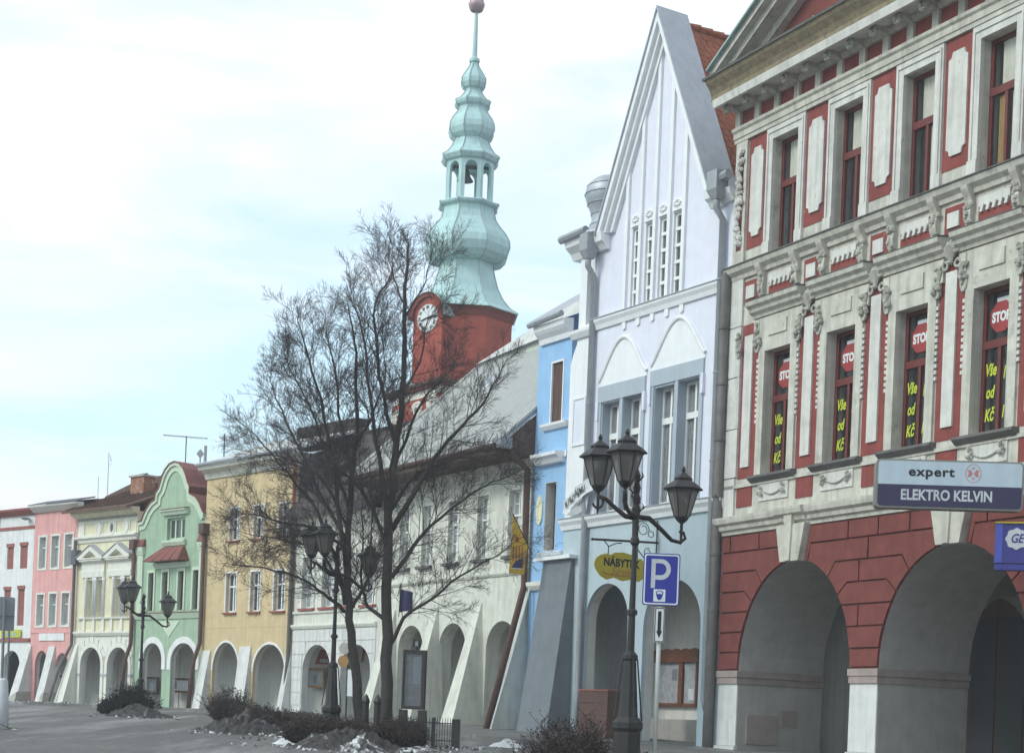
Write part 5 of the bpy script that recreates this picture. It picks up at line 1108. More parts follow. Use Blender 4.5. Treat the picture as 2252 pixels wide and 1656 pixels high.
def nabytek():
    p = fw('lb', 3.85, 0); X, Y, t, L = FAC['lb']
    # frame: x runs from the sign's outer end to the wall, so the sign hangs square to the facade
    e = fw('lb', 3.85, 1.80); h = Thing('hanging_sign', (e.x, e.y), R(t), 'yellow hanging furniture sign NÁBYTEK on a wrought iron bracket', 'sign', base=4.9)
    h.part('bar', MB().tube([(0, 0, 5.72), (1.80, 0, 5.80)], .026, 8), 'ironb'); h.part('bar_knob', MB().lathe([(.001, -.04), (.04, 0), (.001, .04)], 8, (0, 0, 5.72)), 'ironb')
    h.part('wall_rod', MB().tube([(1.76, 0, 6.3), (1.76, 0, 4.95)], .018, 6), 'iron')
    for pth in ([(.30, 0, 5.73), (.44, 0, 5.60), (.44, 0, 5.38)], [(.44, 0, 5.60), (.66, 0, 5.69), (.80, 0, 5.70)], [(1.24, 0, 5.72), (1.24, 0, 5.38)], [(1.24, 0, 5.60), (1.5, 0, 5.35), (1.72, 0, 5.05)]): h.part('hanger', MB().tube(pth, .013, 5), 'iron')
    for cx, cz, r_, s0, s1 in ((1.38, 6.06, .16, 0, 8.5), (1.60, 5.98, .11, 2, 9), (1.52, 5.55, .12, 1, 8), (1.62, 5.28, .07, 0, 7), (1.20, 5.86, .07, 3, 9)):
        h.part('scroll', MB().tube([(cx + r_ * (1 - .06 * q) * math.cos(q), 0, cz + r_ * (1 - .06 * q) * math.sin(q)) for q in [s0 + (s1 - s0) * i / 16 for i in range(17)]], .010, 4), 'iron')
    ol = [(.10, 5.10), (.07, 5.20), (.12, 5.32), (.24, 5.40), (.40, 5.44), (.50, 5.42), (.62, 5.48), (.85, 5.50), (1.08, 5.46), (1.18, 5.38), (1.34, 5.40), (1.48, 5.28), (1.52, 5.14), (1.46, 4.98), (1.30, 4.88), (1.10, 4.91), (.85, 4.86), (.62, 4.92), (.42, 4.86), (.24, 4.94)]
    bd = h.part('sign_board', MB().slab(ol, [], -.015, .015), 'nyel')
    put_text(h, 'lettering', 'NÁBYTEK', .24, .80, 5.25, -.018, 'dark', bd, sx=.90, bold=.011, spacing=1.04)
    put_text(h, 'script_lettering', 'Šírek', .22, .78, 5.06, -.018, 'nred', bd, sx=1.2, shear=.35)
    h.part('underline', MB().tube([(.28, -.018, 5.03), (.40, -.018, 4.99), (.85, -.018, 4.965), (1.25, -.018, 4.99)], .012, 4), 'nred', bd)
nabytek()
def banner():
    o = fw('lb', .0, .22); t = FAC['lb'][2]
    h = Thing('rental_banner', (o.x, o.y), R(t - 90), 'white cloth banner lettered K PRONÁJMU slung beside the downpipe', 'banner', base=6.7)
    a0, b0 = Vector((.26, 6.72)), Vector((.24, 7.06)); a1, b1 = Vector((1.62, 7.28)), Vector((1.50, 7.62)); n = 16
    mb = MB(); 
    for i in range(n + 1):
        t_ = i / n; w_ = .04 * math.sin(t_ * 9) + .02 * math.sin(t_ * 23)
        a = a0.lerp(a1, t_); b = b0.lerp(b1, t_)
        mb.v += [(a.x, w_ - .03, a.y), ((a.x + b.x) / 2, w_ + .02, (a.y + b.y) / 2), (b.x, w_ - .01, b.y)]
    for i in range(n): o_ = i * 3; mb.f += [(o_, o_+1, o_+4, o_+3), (o_+1, o_+2, o_+5, o_+4)]
    cl = h.part('cloth', mb, 'paper', smooth=True)
    tri = MB().add([(.30, .02, 6.68), (.62, .03, 6.82), (.98, .05, 7.02), (1.25, .06, 7.20), (1.10, .1, 6.78), (.7, .1, 6.70)], [(0, 1, 5), (1, 2, 4, 5), (2, 3, 4)]); h.part('sagging_flap', tri, 'paper', smooth=True)
    vs, fs = text('K PRONÁJMU', .24, bold=.006, align='LEFT', sx=.66)
    ang = math.atan2(.56, 1.36); c, s_ = math.cos(ang), math.sin(ang); tx = MB()
    for x, y in vs:
        X_ = .32 + x * c - y * s_ * .6; t_ = (X_ - .25) / 1.3; tx.v.append((X_, .04 * math.sin(t_ * 9) + .02 * math.sin(t_ * 23) - .035, 6.92 + x * s_ + y * c))
    tx.f = fs; h.part('lettering', tx, 'dark', cl)
banner()
def flag_sign():
    p = fw('blue', .80, .12, 0)
    h = Thing('pennant_sign', (p.x - .80, p.y - .5), R(8), 'ochre pennant sign with red columns hanging at the blue house corner', 'sign', base=5.2)
    ol = [(.0, 5.28), (.38, 5.27), (.44, 5.97), (.04, 6.72)]
    bd = h.part('pennant', MB().slab(ol, [], -.008, .008), 'fyel')
    h.part('emblem', MB().slab([(.17 + .05 * math.cos(i * .524), 6.12 + .075 * math.sin(i * .524)) for i in range(12)], [], -.013, -.010), 'fred', bd)
    for q in range(4): h.part('column', MB().box(.075 + q * .075, .10 + q * .075, -.013, -.010, 5.58, 5.95), 'fred', bd)
    h.part('arc_field', MB().slab([(.06, 5.42), (.33, 5.42), (.335, 5.66), (.25, 5.64), (.14, 5.57)], [], -.017, -.014), 'fnavy', bd); h.part('white_rule', MB().box(.06, .32, -.017, -.014, 5.395, 5.41), 'swhite', bd)
    h.part('pole', MB().tube([(.04, 0, 6.74), (.45, .02, 5.98), (.62, .35, 5.80)], .016, 6), 'ironb')
flag_sign()
def eu_flag():
    p = fw('th', 1.9, .3); h = Thing('flag', (p.x, p.y), R(-10), 'dark navy flag hanging limp on the cream hall', 'flag', base=4.5)
    mb = MB(); n = 8
    for i in range(n + 1):
        t = i / n; mb.v += [(t * .34, .05 * math.sin(t * 8), 4.62 + .06 * t), (t * .42 + .02, .05 * math.sin(t * 8 + .5), 5.28 - .10 * t)]
    for i in range(n): mb.f.append((2*i, 2*i+2, 2*i+3, 2*i+1))
    h.part('cloth', mb, 'fnavy', smooth=True); h.part('staff', MB().tube([(0, 0, 4.5), (.02, 0, 5.45), (-.15, .35, 5.1)], .014, 5), 'iron')
eu_flag()
def left_sign():
    h = Thing('road_sign', (-10.30, 34), R(6), 'blank grey back of a road sign at the left edge', 'sign', base=zg(34))
    b = zg(34); h.part('sign_panel', MB().slab(rounded(-.34, .16, 3.06, 3.74, .04), [], 0, .02), 'signback'); h.part('panel_rail', MB().box(-.33, .15, -.03, -.002, 3.36, 3.40), 'signback')
    h.part('post', MB().tube([(-.03, -.05, b), (-.03, -.05, 3.7)], .028, 8), 'signback'); h.part('post', MB().tube([(.08, -.05, b), (.08, -.05, 3.06)], .022, 8), 'signback')
    h.part('concrete_foot', MB().lathe([(.14, b - .05), (.13, b + .5), (.10, 2.05), (.08, 2.10)], 14, (0, -.05, 0)), 'concrete', smooth=True)
left_sign()
def tourist_post():
    b = zg(45); h = Thing('sign_post', (-4.45, 45), R(-20), 'thin post with two round yellowish signs and a white board', 'sign', base=b)
    h.part('post', MB().tube([(0, 0, b), (0, 0, 3.5)], .025, 6), 'iron')
    for z, x in ((3.42, -.10), (3.08, -.12)): h.part('round_sign', MB().slab([(x + .16 * math.cos(i * .39), z + .16 * math.sin(i * .39)) for i in range(16)], [], -.05, -.03), 'woodo' if z < 3.2 else 'arcade')
    h.part('white_board', MB().slab(rect(.03, .33, 2.15, 2.86), [], -.05, -.03), 'swhite')
tourist_post()
def paper_shop():
    p = fw('wh', .0, -1.2); t = FAC['wh'][2]
    h = Thing('shop_awning', (p.x, p.y), R(t - 90), 'red PAPÍRNICTVÍ shop sign hanging inside white arcade', 'sign', base=3.2)
    bd = h.part('sign_board', MB().slab([(-.6, 3.27), (.72, 3.25), (.72, 3.72), (-.28, 3.74)], [], 0, .03), 'stop')
    put_text(h, 'lettering', 'PAPÍRNICTVÍ', .17, .12, 3.36, -.006, 'swhite', bd, sx=.8, bold=.006)
    h.part('emblem', MB().slab([(.15 + .07 * math.cos(i * .63), 3.58 + .08 * math.sin(i * .63)) for i in range(10)], [], -.006, -.003), 'salmon', bd)
    h2 = Thing('shop_pennant', (fw('wh', 2.25, -1.0).x, fw('wh', 2.25, -1.0).y), R(t - 90), 'narrow yellow and red pennant sign inside white arcade', 'sign', base=2.4)
    h2.part('yellow_strip', MB().slab([(0, 3.6), (.22, 3.55), (.14, 2.5)], [], 0, .02), 'pyel'); h2.part('red_strip', MB().slab([(.4, 3.75), (.6, 3.85), (.45, 3.35), (.3, 3.3)], [], 0, .02), 'stop')
paper_shop()
def left_banner():
    p = fw('wl', .45, .05); h = Thing('shop_banner', (p.x, p.y), R(48 - 90), 'yellow shop banner below red shutters of leftmost white house', 'banner', base=4.1)
    h.part('panel', MB().box(0, 1.45, -.02, .02, 4.19, 4.50), 'pyel'); h.part('leaf_print', MB().slab([(.2, 4.25), (.5, 4.42), (.7, 4.28), (1.0, 4.45), (1.3, 4.3), (1.0, 4.24), (.6, 4.22)], [], -.026, -.022), 'green')
left_banner()

# ------------------------------------------------------------------ notice boards
b1 = notice('lb', 1.45, 2.17, 1.62, 1.28, 1.96, 'wide brown notice board with scalloped top in pale blue arcade', 'wood', 'paperg')
sc_ = MB().slab([(-.06, 3.46)] + [(-.06 + 1.74 * i / 24, 3.50 + .05 * abs(math.sin(i * .65))) for i in range(25)] + [(1.68, 3.46), (1.66, 3.22), (-.04, 3.22)], [], -.12, -.082); b1.part('scalloped_top', sc_, 'wood'); b1.part('centre_post', MB().box(.92, 1.07, -.1, -.02, 2.2, 3.3), 'wood')
notice('wh', -1.75, 2.52, 1.15, .64, 1.65, 'orange framed notice board in white arcade behind the lamp', 'woodo', 'paperg')
notice('grn', -.04, 2.24, 1.32, .52, 1.65, 'brown framed notice board behind right green arch', 'wood', 'paper')
notice('grn', -1.83, 2.14, .98, .65, 1.65, 'dark notice board behind left green arch', 'brown', 'paperg')
notice('pnk', -2.06, 2.42, .60, .40, 1.65, 'small dark red notice board behind left pink arch', 'wood', 'paperg')
notice('pnk', -.58, 2.06, .78, .72, 1.65, 'larger dark notice board behind right pink arch', 'brown', 'paper')
def red_box():
    p = fw('lb', 1.75, .55); b = zg(p.y) + .05; h = Thing('wooden_box', (p.x, p.y), R(32 - 90), 'dark red wooden box before the left pale blue arch', 'box', base=b)
    for q in range(4): h.part('board', MB().box(0, 1.15, 0, .03, b + .28 * q, b + .28 * q + .27), 'brown')
    h.part('side', MB().box(0, .03, .03, .4, b, b + 1.12), 'brown'); h.part('side', MB().box(1.12, 1.15, .03, .4, b, b + 1.12), 'brown'); h.part('lid', MB().box(-.02, 1.17, -.02, .42, b + 1.12, b + 1.15), 'rust')
red_box()

# ------------------------------------------------------------------ display case, fence and posts by the trees
def display_case():
    b = zg(33.4); h = Thing('display_case', (-2.22, 33.5), R(-14), 'upright glazed poster case on two stone legs beside the tree', 'display case', base=b)
    h.part('casing', MB().slab(rect(0, .46, 1.80, 2.98), [rect(.03, .40, 1.86, 2.92)], 0, .14), 'ironb'); h.part('back', MB().box(.01, .45, .10, .138, 1.81, 2.97), 'iron')
    ps = h.part('poster', MB().box(.035, .395, .06, .065, 1.865, 2.915), 'paperg'); h.part('poster_print', MB().box(.20, .37, .052, .056, 2.3, 2.85), 'acrylic', ps)
    h.part('glass_pane', MB().box(.031, .399, .02, .024, 1.861, 2.919), glass('case_glass', (.10, .11, .12), trans=.7))
    for x in (.02, .42): h.part('stone_leg', MB().hexa([(x - .10, .0, b - .1), (x + .12, .0, b - .1), (x + .12, .16, b - .1), (x - .10, .16, b - .1)], [(x - .07, .02, 1.79), (x + .08, .02, 1.79), (x + .08, .13, 1.79), (x - .07, .13, 1.79)]), 'ironb')
    lb_ = h.part('lamp_box', MB().slab(rect(.20, .32, 3.04, 3.19), [rect(.22, .30, 3.06, 3.17)], .0, .12), 'iron'); h.part('lamp_stem', MB().tube([(.26, .06, 2.97), (.26, .06, 3.05)], .015, 5), 'iron', lb_); h.part('lamp_pane', MB().box(.215, .305, .03, .035, 3.055, 3.175), 'panel', lb_)
display_case()
def fence():
    b = zg(33) + .0; h = Thing('garden_fence', (-2.15, 33.1), R(-4), 'low black picket fence around the tree bed', 'fence', base=b)
    pm = MB().tube([(0, 0, 0), (0, 0, .50), (0, 0, .56)], [.009, .009, .001], 4).mesh('picket', M['iron'])
    for k in range(19): h.inst('picket', pm, (.06 + k * .052, 0, b + .06))
    for z in (.14, .48): h.part('rail', MB().box(0, 1.02, -.012, .012, b + z, b + z + .022), 'iron')
    for x in (0, .62): h.part('fence_post', MB().box(x - .03, x + .03, -.03, .03, b - .1, b + .60), 'iron')
    h.part('end_box', MB().box(.98, 1.13, -.07, .12, b - .1, b + .58), 'iron')
fence()
for X_, lab in ((-2.93, 'dark pointed stone bollard between the two tree trunks, left one'), (-2.70, 'dark pointed stone bollard close against the right tree trunk')):
    b = zg(33.6); h = Thing('bollard', (X_, 33.6), 0, lab, 'bollard', 'dark bollards in the tree bed', base=b)
    h.part('shaft', MB().lathe([(.075, b - .1), (.065, b + .80), (.08, b + .84), (.07, b + .88)], 8), 'iron'); h.part('cap', MB().lathe([(.07, b + .88), (.04, b + .95), (.005, b + 1.0)], 8), 'iron')

# ------------------------------------------------------------------ roof aerials
def aerial(loc, z0, z1, label, bars, m='iron', r=.022):
    h = Thing('roof_aerial', loc, 0, label, 'aerial', 'roof aerials', base=z0); h.part('mast', MB().tube([(0, 0, z0 - .6), (0, 0, z1)], r, 6), m)
    for (x0, zz0, x1, zz1) in bars: h.part('boom', MB().tube([(x0, 0, zz0), (x1, 0, zz1)], .012, 4), 'pipe')
    return h
a1 = aerial((-12.31, 61.5), 10.4, 11.6, 'tall television aerial with a long horizontal boom on green roof', [(-.85, 11.62, .78, 11.56), (-.85, 11.60, .78, 11.53)])
for k in range(9): a1.part('element', MB().tube([(-.8 + k * .19, -.2, 11.60 - k * .007), (-.8 + k * .19, .2, 11.60 - k * .007)], .006, 4), 'pipe')
aerial((-10.65, 60), 10.6, 11.5, 'short stub aerial on the ochre roof', [(-.05, 11.5, .05, 11.5)])
aerial((-16.22, 66), 10.0, 11.57, 'tall thin whip aerial above brown tiled roof', [(.06, 11.45, .10, 11.2), (.06, 11.3, .12, 11.3), (.05, 11.1, .12, 11.12)], 'pipe', .016)
aerial((-16.59, 66), 9.6, 10.62, 'short thin whip aerial beside pink roof', [], 'pipe', .012)
dsh = aerial((-11.68, 61), 10.4, 11.0, 'small diamond shaped aerial dish behind green gable', []); dsh.part('reflector', MB().slab([(0, 10.72), (.14, 10.9), (0, 11.08), (-.14, 10.9)], [], -.03, 0), 'pipe')
aerial((-11.50, 61), 10.3, 11.2, 'pale vertical flue pipe behind green gable', [], 'pipe', .06)

# ================================================================== TREES
TREE_B = [
  ([(-2.51, 34.0, 1.04), (-2.56, 34.0, 2.33), (-2.62, 34.0, 3.7), (-2.65, 34.0, 5.08), (-2.64, 34.0, 6.0), (-2.57, 34.0, 6.92), (-2.49, 34.0, 8.31), (-2.49, 34.0, 9.69), (-2.51, 34.0, 10.97), (-2.49, 34.0, 11.8), (-2.47, 34.0, 12.15)], 0.135),
  ([(-2.51, 34.0, 3.11), (-2.25, 33.76, 3.63), (-1.63, 33.52, 4.06), (-1.14, 33.28, 4.47), (-0.41, 33.04, 4.89), (0.07, 32.8, 5.24)], 0.045),
  ([(-2.55, 34.0, 4.44), (-2.16, 34.18, 5.1), (-1.81, 34.36, 5.56), (-1.2, 34.54, 6.12), (-0.63, 34.72, 6.55), (0.11, 34.9, 6.89)], 0.05),
  ([(-2.58, 34.0, 5.41), (-2.04, 33.95, 6.39), (-1.66, 33.9, 7.04), (-1.17, 33.85, 7.62), (-0.86, 33.8, 8.06), (-0.57, 33.75, 8.79), (-0.38, 33.7, 9.24)], 0.06),
  ([(-2.66, 34.0, 3.59), (-3.04, 34.18, 3.86), (-3.15, 34.36, 4.17), (-3.22, 34.54, 4.74), (-3.23, 34.72, 5.79), (-3.39, 34.9, 7.03)], 0.045),
  ([(-2.7, 34.0, 5.72), (-2.9, 33.84, 6.88), (-3.05, 33.68, 7.76), (-3.2, 33.52, 9.0), (-3.35, 33.36, 10.04), (-3.55, 33.2, 10.44)], 0.055),
  ([(-2.55, 34.0, 7.06), (-2.87, 34.16, 8.32), (-3.09, 34.32, 9.74), (-3.13, 34.48, 10.71), (-2.87, 34.64, 11.51), (-2.73, 34.8, 12.03)], 0.045),
  ([(-2.59, 34.0, 6.55), (-2.29, 34.25, 7.62), (-2.01, 34.5, 8.43), (-1.62, 34.75, 9.05), (-1.42, 35.0, 9.68)], 0.04),
  ([(-2.65, 34.0, 4.99), (-2.96, 33.74, 5.77), (-3.32, 33.48, 6.27), (-3.71, 33.22, 6.57), (-4.11, 32.96, 7.05), (-4.36, 32.7, 7.53)], 0.045),
  ([(-2.48, 34.0, 8.4), (-2.16, 34.17, 9.18), (-2.03, 34.33, 10.34), (-1.76, 34.5, 10.39)], 0.028),
  ([(-2.5, 34.0, 10.24), (-2.17, 33.9, 10.96), (-2.05, 33.8, 11.48), (-1.97, 33.7, 11.87)], 0.02),
  ([(-2.6, 34.0, 5.82), (-2.11, 34.3, 6.62), (-1.3, 34.6, 6.98), (-0.65, 34.9, 7.05), (-0.19, 35.2, 7.21)], 0.04),
  ([(-2.52, 34.0, 10.6), (-2.75, 34.1, 11.27), (-2.85, 34.2, 11.85), (-2.91, 34.3, 12.15)], 0.018),
]
TREE_A = [
  ([(-2.99, 34.2, 1.02), (-3.15, 34.2, 1.94), (-3.29, 34.2, 3.04), (-3.41, 34.2, 3.87), (-3.48, 34.2, 5.07), (-3.46, 34.2, 6.18), (-3.4, 34.2, 7.38), (-3.41, 34.2, 8.59), (-3.52, 34.2, 9.69), (-3.67, 34.2, 10.61)], 0.115),
  ([(-3.5, 34.2, 3.73), (-3.69, 34.03, 3.91), (-4.02, 33.87, 4.12), (-4.33, 33.7, 4.34), (-4.89, 33.53, 4.46), (-5.36, 33.37, 4.5), (-5.86, 33.2, 4.53)], 0.042),
  ([(-3.48, 34.2, 3.87), (-3.76, 34.33, 4.89), (-4.14, 34.47, 5.72), (-4.65, 34.6, 6.37), (-5.16, 34.73, 6.94), (-5.57, 34.87, 7.37), (-5.88, 35.0, 7.52)], 0.05),
  ([(-3.47, 34.2, 4.61), (-3.71, 34.02, 5.96), (-3.92, 33.84, 7.21), (-4.19, 33.66, 8.35), (-4.42, 33.48, 9.3), (-4.58, 33.3, 9.97)], 0.055),
  ([(-3.49, 34.2, 5.16), (-4.16, 34.53, 6.2), (-4.76, 34.85, 7.35), (-5.18, 35.18, 8.34), (-5.45, 35.5, 9.06)], 0.045),
  ([(-3.38, 34.2, 3.78), (-3.1, 33.98, 4.23), (-2.96, 33.75, 4.68), (-2.96, 33.53, 5.65), (-3.04, 33.3, 6.79)], 0.045),
  ([(-3.48, 34.2, 5.81), (-3.95, 34.08, 6.88), (-4.35, 33.95, 7.95), (-4.74, 33.83, 8.82), (-4.87, 33.7, 9.15)], 0.035),
  ([(-3.45, 34.2, 6.55), (-3.77, 34.45, 7.88), (-3.97, 34.7, 9.04), (-4.16, 34.95, 10.04), (-4.25, 35.2, 10.67)], 0.035),
  ([(-3.47, 34.2, 4.98), (-4.14, 33.85, 5.37), (-4.74, 33.5, 5.4), (-5.23, 33.15, 5.52), (-5.71, 32.8, 5.45)], 0.04),
  ([(-3.42, 34.2, 7.11), (-2.98, 33.97, 8.0), (-2.81, 33.73, 8.88), (-2.9, 33.5, 9.64)], 0.03),
  ([(-3.52, 34.2, 4.14), (-4.11, 34.5, 4.98), (-4.72, 34.8, 5.18), (-5.43, 35.1, 5.28), (-6.05, 35.4, 5.43)], 0.035),
  ([(-3.48, 34.2, 5.44), (-4.09, 34.25, 6.44), (-4.72, 34.3, 6.79), (-5.28, 34.35, 6.87), (-5.61, 34.4, 6.77)], 0.035),
]

def tree(name, label, limbs, seed, dens=1.0):
    rnd = random.Random(seed); x0, y0, z0 = limbs[0][0][0]
    root = empty(name, (x0, y0, z0), 0, label, 'tree', 'bare trees in the square')
    wood, tw = MB(), MB()
    V_ = lambda p: Vector((p[0] - x0, p[1] - y0, (p[2] if p[2] < 7.5 else 7.5 + (p[2] - 7.5) * .80) - z0))
    def smooth_path(pts, m=3):
        out_ = []
        for i in range(len(pts) - 1):
            p0 = pts[max(0, i - 1)]; p1 = pts[i]; p2 = pts[i + 1]; p3 = pts[min(len(pts) - 1, i + 2)]
            for k in range(m):
                t = k / m; out_.append(.5 * ((2 * p1) + (p2 - p0) * t + (2 * p0 - 5 * p1 + 4 * p2 - p3) * t * t + (3 * p1 - p0 - 3 * p2 + p3) * t ** 3))
        out_.append(pts[-1]); return out_
    def twig(p, d, L, r, lvl):
        n = 5 if lvl == 1 else 4 if lvl == 2 else 3; path = [p]; dd = d.normalized(); step = L / n
        bend = Vector((rnd.gauss(0, .03), rnd.gauss(0, .03), rnd.uniform(-.01, .07)))
        for i in range(n):
            dd = (dd + bend + Vector((rnd.gauss(0, .065), rnd.gauss(0, .065), rnd.gauss(0, .05)))).normalized(); path.append(path[-1] + dd * step)
        rad = [max(.0025, r * (1 - .72 * i / n)) for i in range(n + 1)]
        tw.tube(path, rad, 5 if lvl == 1 else 4 if lvl == 2 else 3, cap=False)
        if lvl < 4:
            nc = {1: 8, 2: 5, 3: 3}[lvl]; nc = max(1, int(nc * dens * rnd.uniform(.75, 1.25)))
            if lvl == 3 and L < .18: return
            for c in range(nc):
                t = rnd.uniform(.15, .98); k = min(n - 1, int(t * n)); f = t * n - k
                q = path[k].lerp(path[k + 1], f); ax = (path[k + 1] - path[k]).normalized()
                pe = ax.orthogonal().normalized(); pe.rotate(Matrix.Rotation(rnd.uniform(0, 6.28), 3, ax))
                a = rnd.uniform(.4, .9); nd = ax * math.cos(a) + pe * math.sin(a) + Vector((0, 0, .1))
                twig(q, nd, L * rnd.uniform(.42, .66) * (1.08 - .42 * t), r * .60 * (1.05 - .3 * t), lvl + 1)
    for li, (pts, r0) in enumerate(limbs):
        P_ = smooth_path([V_(p) for p in pts]); n = len(P_)
        for i in range(1, n - 1): P_[i] = P_[i] + Vector((rnd.gauss(0, .018), rnd.gauss(0, .02), rnd.gauss(0, .012)))
        e = 1.0 if li else .9
        rad = [max(.007, r0 * (1 - .90 * (i / (n - 1)) ** e)) for i in range(n)]
        if li == 0:
            rad[0] *= 1.45; rad[1] *= 1.15
        wood.tube(P_, rad, 10 if li == 0 else 7)
        ln = sum((P_[i + 1] - P_[i]).length for i in range(n - 1))
        start = .27 if li == 0 else .14
        cnt = int(ln * (4.2 if li == 0 else 7.8) * dens)
        for c in range(cnt):
            t = start + (1 - start) * (c + rnd.random()) / cnt; k = min(n - 2, int(t * (n - 1))); f = t * (n - 1) - k
            q = P_[k].lerp(P_[k + 1], f); ax = (P_[k + 1] - P_[k]).normalized()
            pe = ax.orthogonal().normalized(); pe.rotate(Matrix.Rotation(rnd.uniform(0, 6.28), 3, ax))
            hi_ = min(1, max(0, (q.z - 3.5) / 4)); a = rnd.uniform(.55, 1.2 - .2 * hi_); nd = ax * math.cos(a) + pe * math.sin(a) + Vector((0, 0, .04 + .16 * hi_))
            low = (1.05 - .74 * t) if li == 0 else (1.05 - .55 * t)
            twig(q, nd, rnd.uniform(.7, 1.5) * low * (1.0 if li else .95), max(.0055, min(.0095, rad[k] * .34)), 1)
    o = obj('trunk', wood.mesh('trunk', M['bark'], smooth=True), root); c = obj('crown', tw.mesh('crown', M['twig']), root)
    return root
tree('bare_tree', 'bare tree with the taller leader reaching past the clock', TREE_B, 11, 1.0)
tree('bare_tree', 'bare tree with the broader crown, left of the pair', TREE_A, 23, 1.0)

# ------------------------------------------------------------------ shrubs
def shrub(name, label, c, rx, ry, h_, n, m, seed, leaf=None, cat='shrub', upright=.7):
    rnd = random.Random(seed); root = empty(name, c, 0, label, cat, 'shrubs of the square'); mb = MB(); lf = MB()
    for i in range(n):
        bx, by = rnd.uniform(-rx, rx) * .75, rnd.uniform(-ry, ry) * .75
        d = Vector((bx / rx * .8 + rnd.gauss(0, .35), by / ry * .8 + rnd.gauss(0, .35), upright + rnd.random())).normalized(); L = h_ * rnd.uniform(.6, 1.1) * (1 - .35 * (abs(bx) / rx) ** 2)
        p = Vector((bx, by, -.03)); path = [p]; dd = d
        for k in range(4):
            dd = (dd + Vector((rnd.gauss(0, .18), rnd.gauss(0, .18), rnd.gauss(.03, .1)))).normalized(); path.append(path[-1] + dd * L / 4)
        mb.tube(path, [.010, .009, .007, .006, .004], 3, cap=False)
        for k in range(7):
            t = rnd.uniform(.2, 1) * 3.99; q = path[int(t)].lerp(path[int(t) + 1], t % 1); e = Vector((rnd.gauss(0, 1), rnd.gauss(0, 1), rnd.uniform(-.1, 1))).normalized(); Lk = L * rnd.uniform(.12, .3)
            q1 = q + e * Lk * .5; q2 = q + (e + Vector((rnd.gauss(0, .3), rnd.gauss(0, .3), .3))) * Lk; mb.tube([q, q1, q2], [.006, .005, .003], 3, cap=False)
            if leaf:
                for z_ in range(leaf):
                    g_ = q.lerp(q2, rnd.random()) + Vector((rnd.gauss(0, .03), rnd.gauss(0, .03), rnd.gauss(0, .03))); u = Vector((rnd.gauss(0, 1), rnd.gauss(0, 1), rnd.gauss(0, 1))).normalized() * rnd.uniform(.012, .03); v = u.orthogonal().normalized() * .014
                    lf.add([g_ - u, g_ + v, g_ + u, g_ - v], [(0, 1, 2, 3)])
    obj('branches', mb.mesh('branches', M[m]), root)
    if leaf: obj('foliage', lf.mesh('foliage', M['conif'] if m == 'conif' else M['leafb']), root)
    return root
shrub('shrub', 'dense dark leafless shrub left of the largest street lamp', (.82, 23.2, zg(23.2)), .36, .34, .95, 260, 'shrub', 5, 2)
shrub('shrub', 'low dark shrub right behind the largest street lamp', (1.75, 23.0, zg(23)), .35, .3, .55, 150, 'shrub', 6, 2)
shrub('shrub', 'bushy brown shrub before the ochre house arches', (-6.95, 41.5, zg(41.5)), .42, .36, .85, 170, 'shrub', 7, 2)
shrub('shrub', 'low reddish shrub right of the bushy brown one', (-6.15, 40.6, zg(40.6)), .55, .4, .5, 240, 'shrub', 8, 4)
shrub('hedge', 'long low dark hedge around the lamp and tree trunks', (-3.55, 33.0, zg(33)), 1.0, .38, .56, 520, 'shrub', 9, 3, 'hedge')
shrub('hedge', 'low dark hedge right part below the display case', (-2.25, 33.2, zg(33.2)), .45, .35, .55, 300, 'shrub', 10, 4, 'hedge')
shrub('hedge', 'low trimmed hedge strip left of the trees', (-5.0, 38.5, zg(38.5)), .8, .25, .45, 320, 'shrub', 14, 5, 'hedge')
shrub('evergreen_shrub', 'taller dark evergreen at the foot of the farthest lamp', (-10.15, 45.0, zg(45)), .28, .27, .8, 170, 'conif', 12, 9, upright=.6)
shrub('evergreen_shrub', 'smaller dark evergreen left of the farthest lamp', (-10.62, 44.8, zg(44.8)), .26, .25, .42, 140, 'conif', 13, 9, upright=.5)

# ------------------------------------------------------------------ heaps of dirty snow
def snow_material(name, amount, base=(.036, .032, .031)):
    m = bpy.data.materials.new(name); m.use_nodes = True; t = m.node_tree; n = t.nodes; l = t.links; b = n['Principled BSDF']; b.inputs['Roughness'].default_value = .7
    g = n.new('ShaderNodeNewGeometry'); a = n.new('ShaderNodeTexNoise'); a.inputs['Scale'].default_value = 5.5; a.inputs['Detail'].default_value = 9; a.inputs['Roughness'].default_value = .72; l.new(g.outputs['Position'], a.inputs['Vector'])
    r = n.new('ShaderNodeValToRGB'); e = r.color_ramp.elements; e[0].position = amount; e[0].color = (*base, 1); e[1].position = amount + .13; e[1].color = (.66, .68, .70, 1); q = e.new(amount + .05); q.color = (.12, .116, .113, 1)
    l.new(a.outputs[0], r.inputs[0]); l.new(r.outputs[0], b.inputs['Base Color'])
    bp = n.new('ShaderNodeBump'); bp.inputs['Strength'].default_value = .8; bp.inputs['Distance'].default_value = .06; l.new(a.outputs[0], bp.inputs['Height']); l.new(bp.outputs[0], b.inputs['Normal'])
    return m
SN = [snow_material('dirty_snow', .57), snow_material('crusted_snow', .45), snow_material('fresh_snow', .32, (.3, .3, .3))]
from mathutils import noise as mn
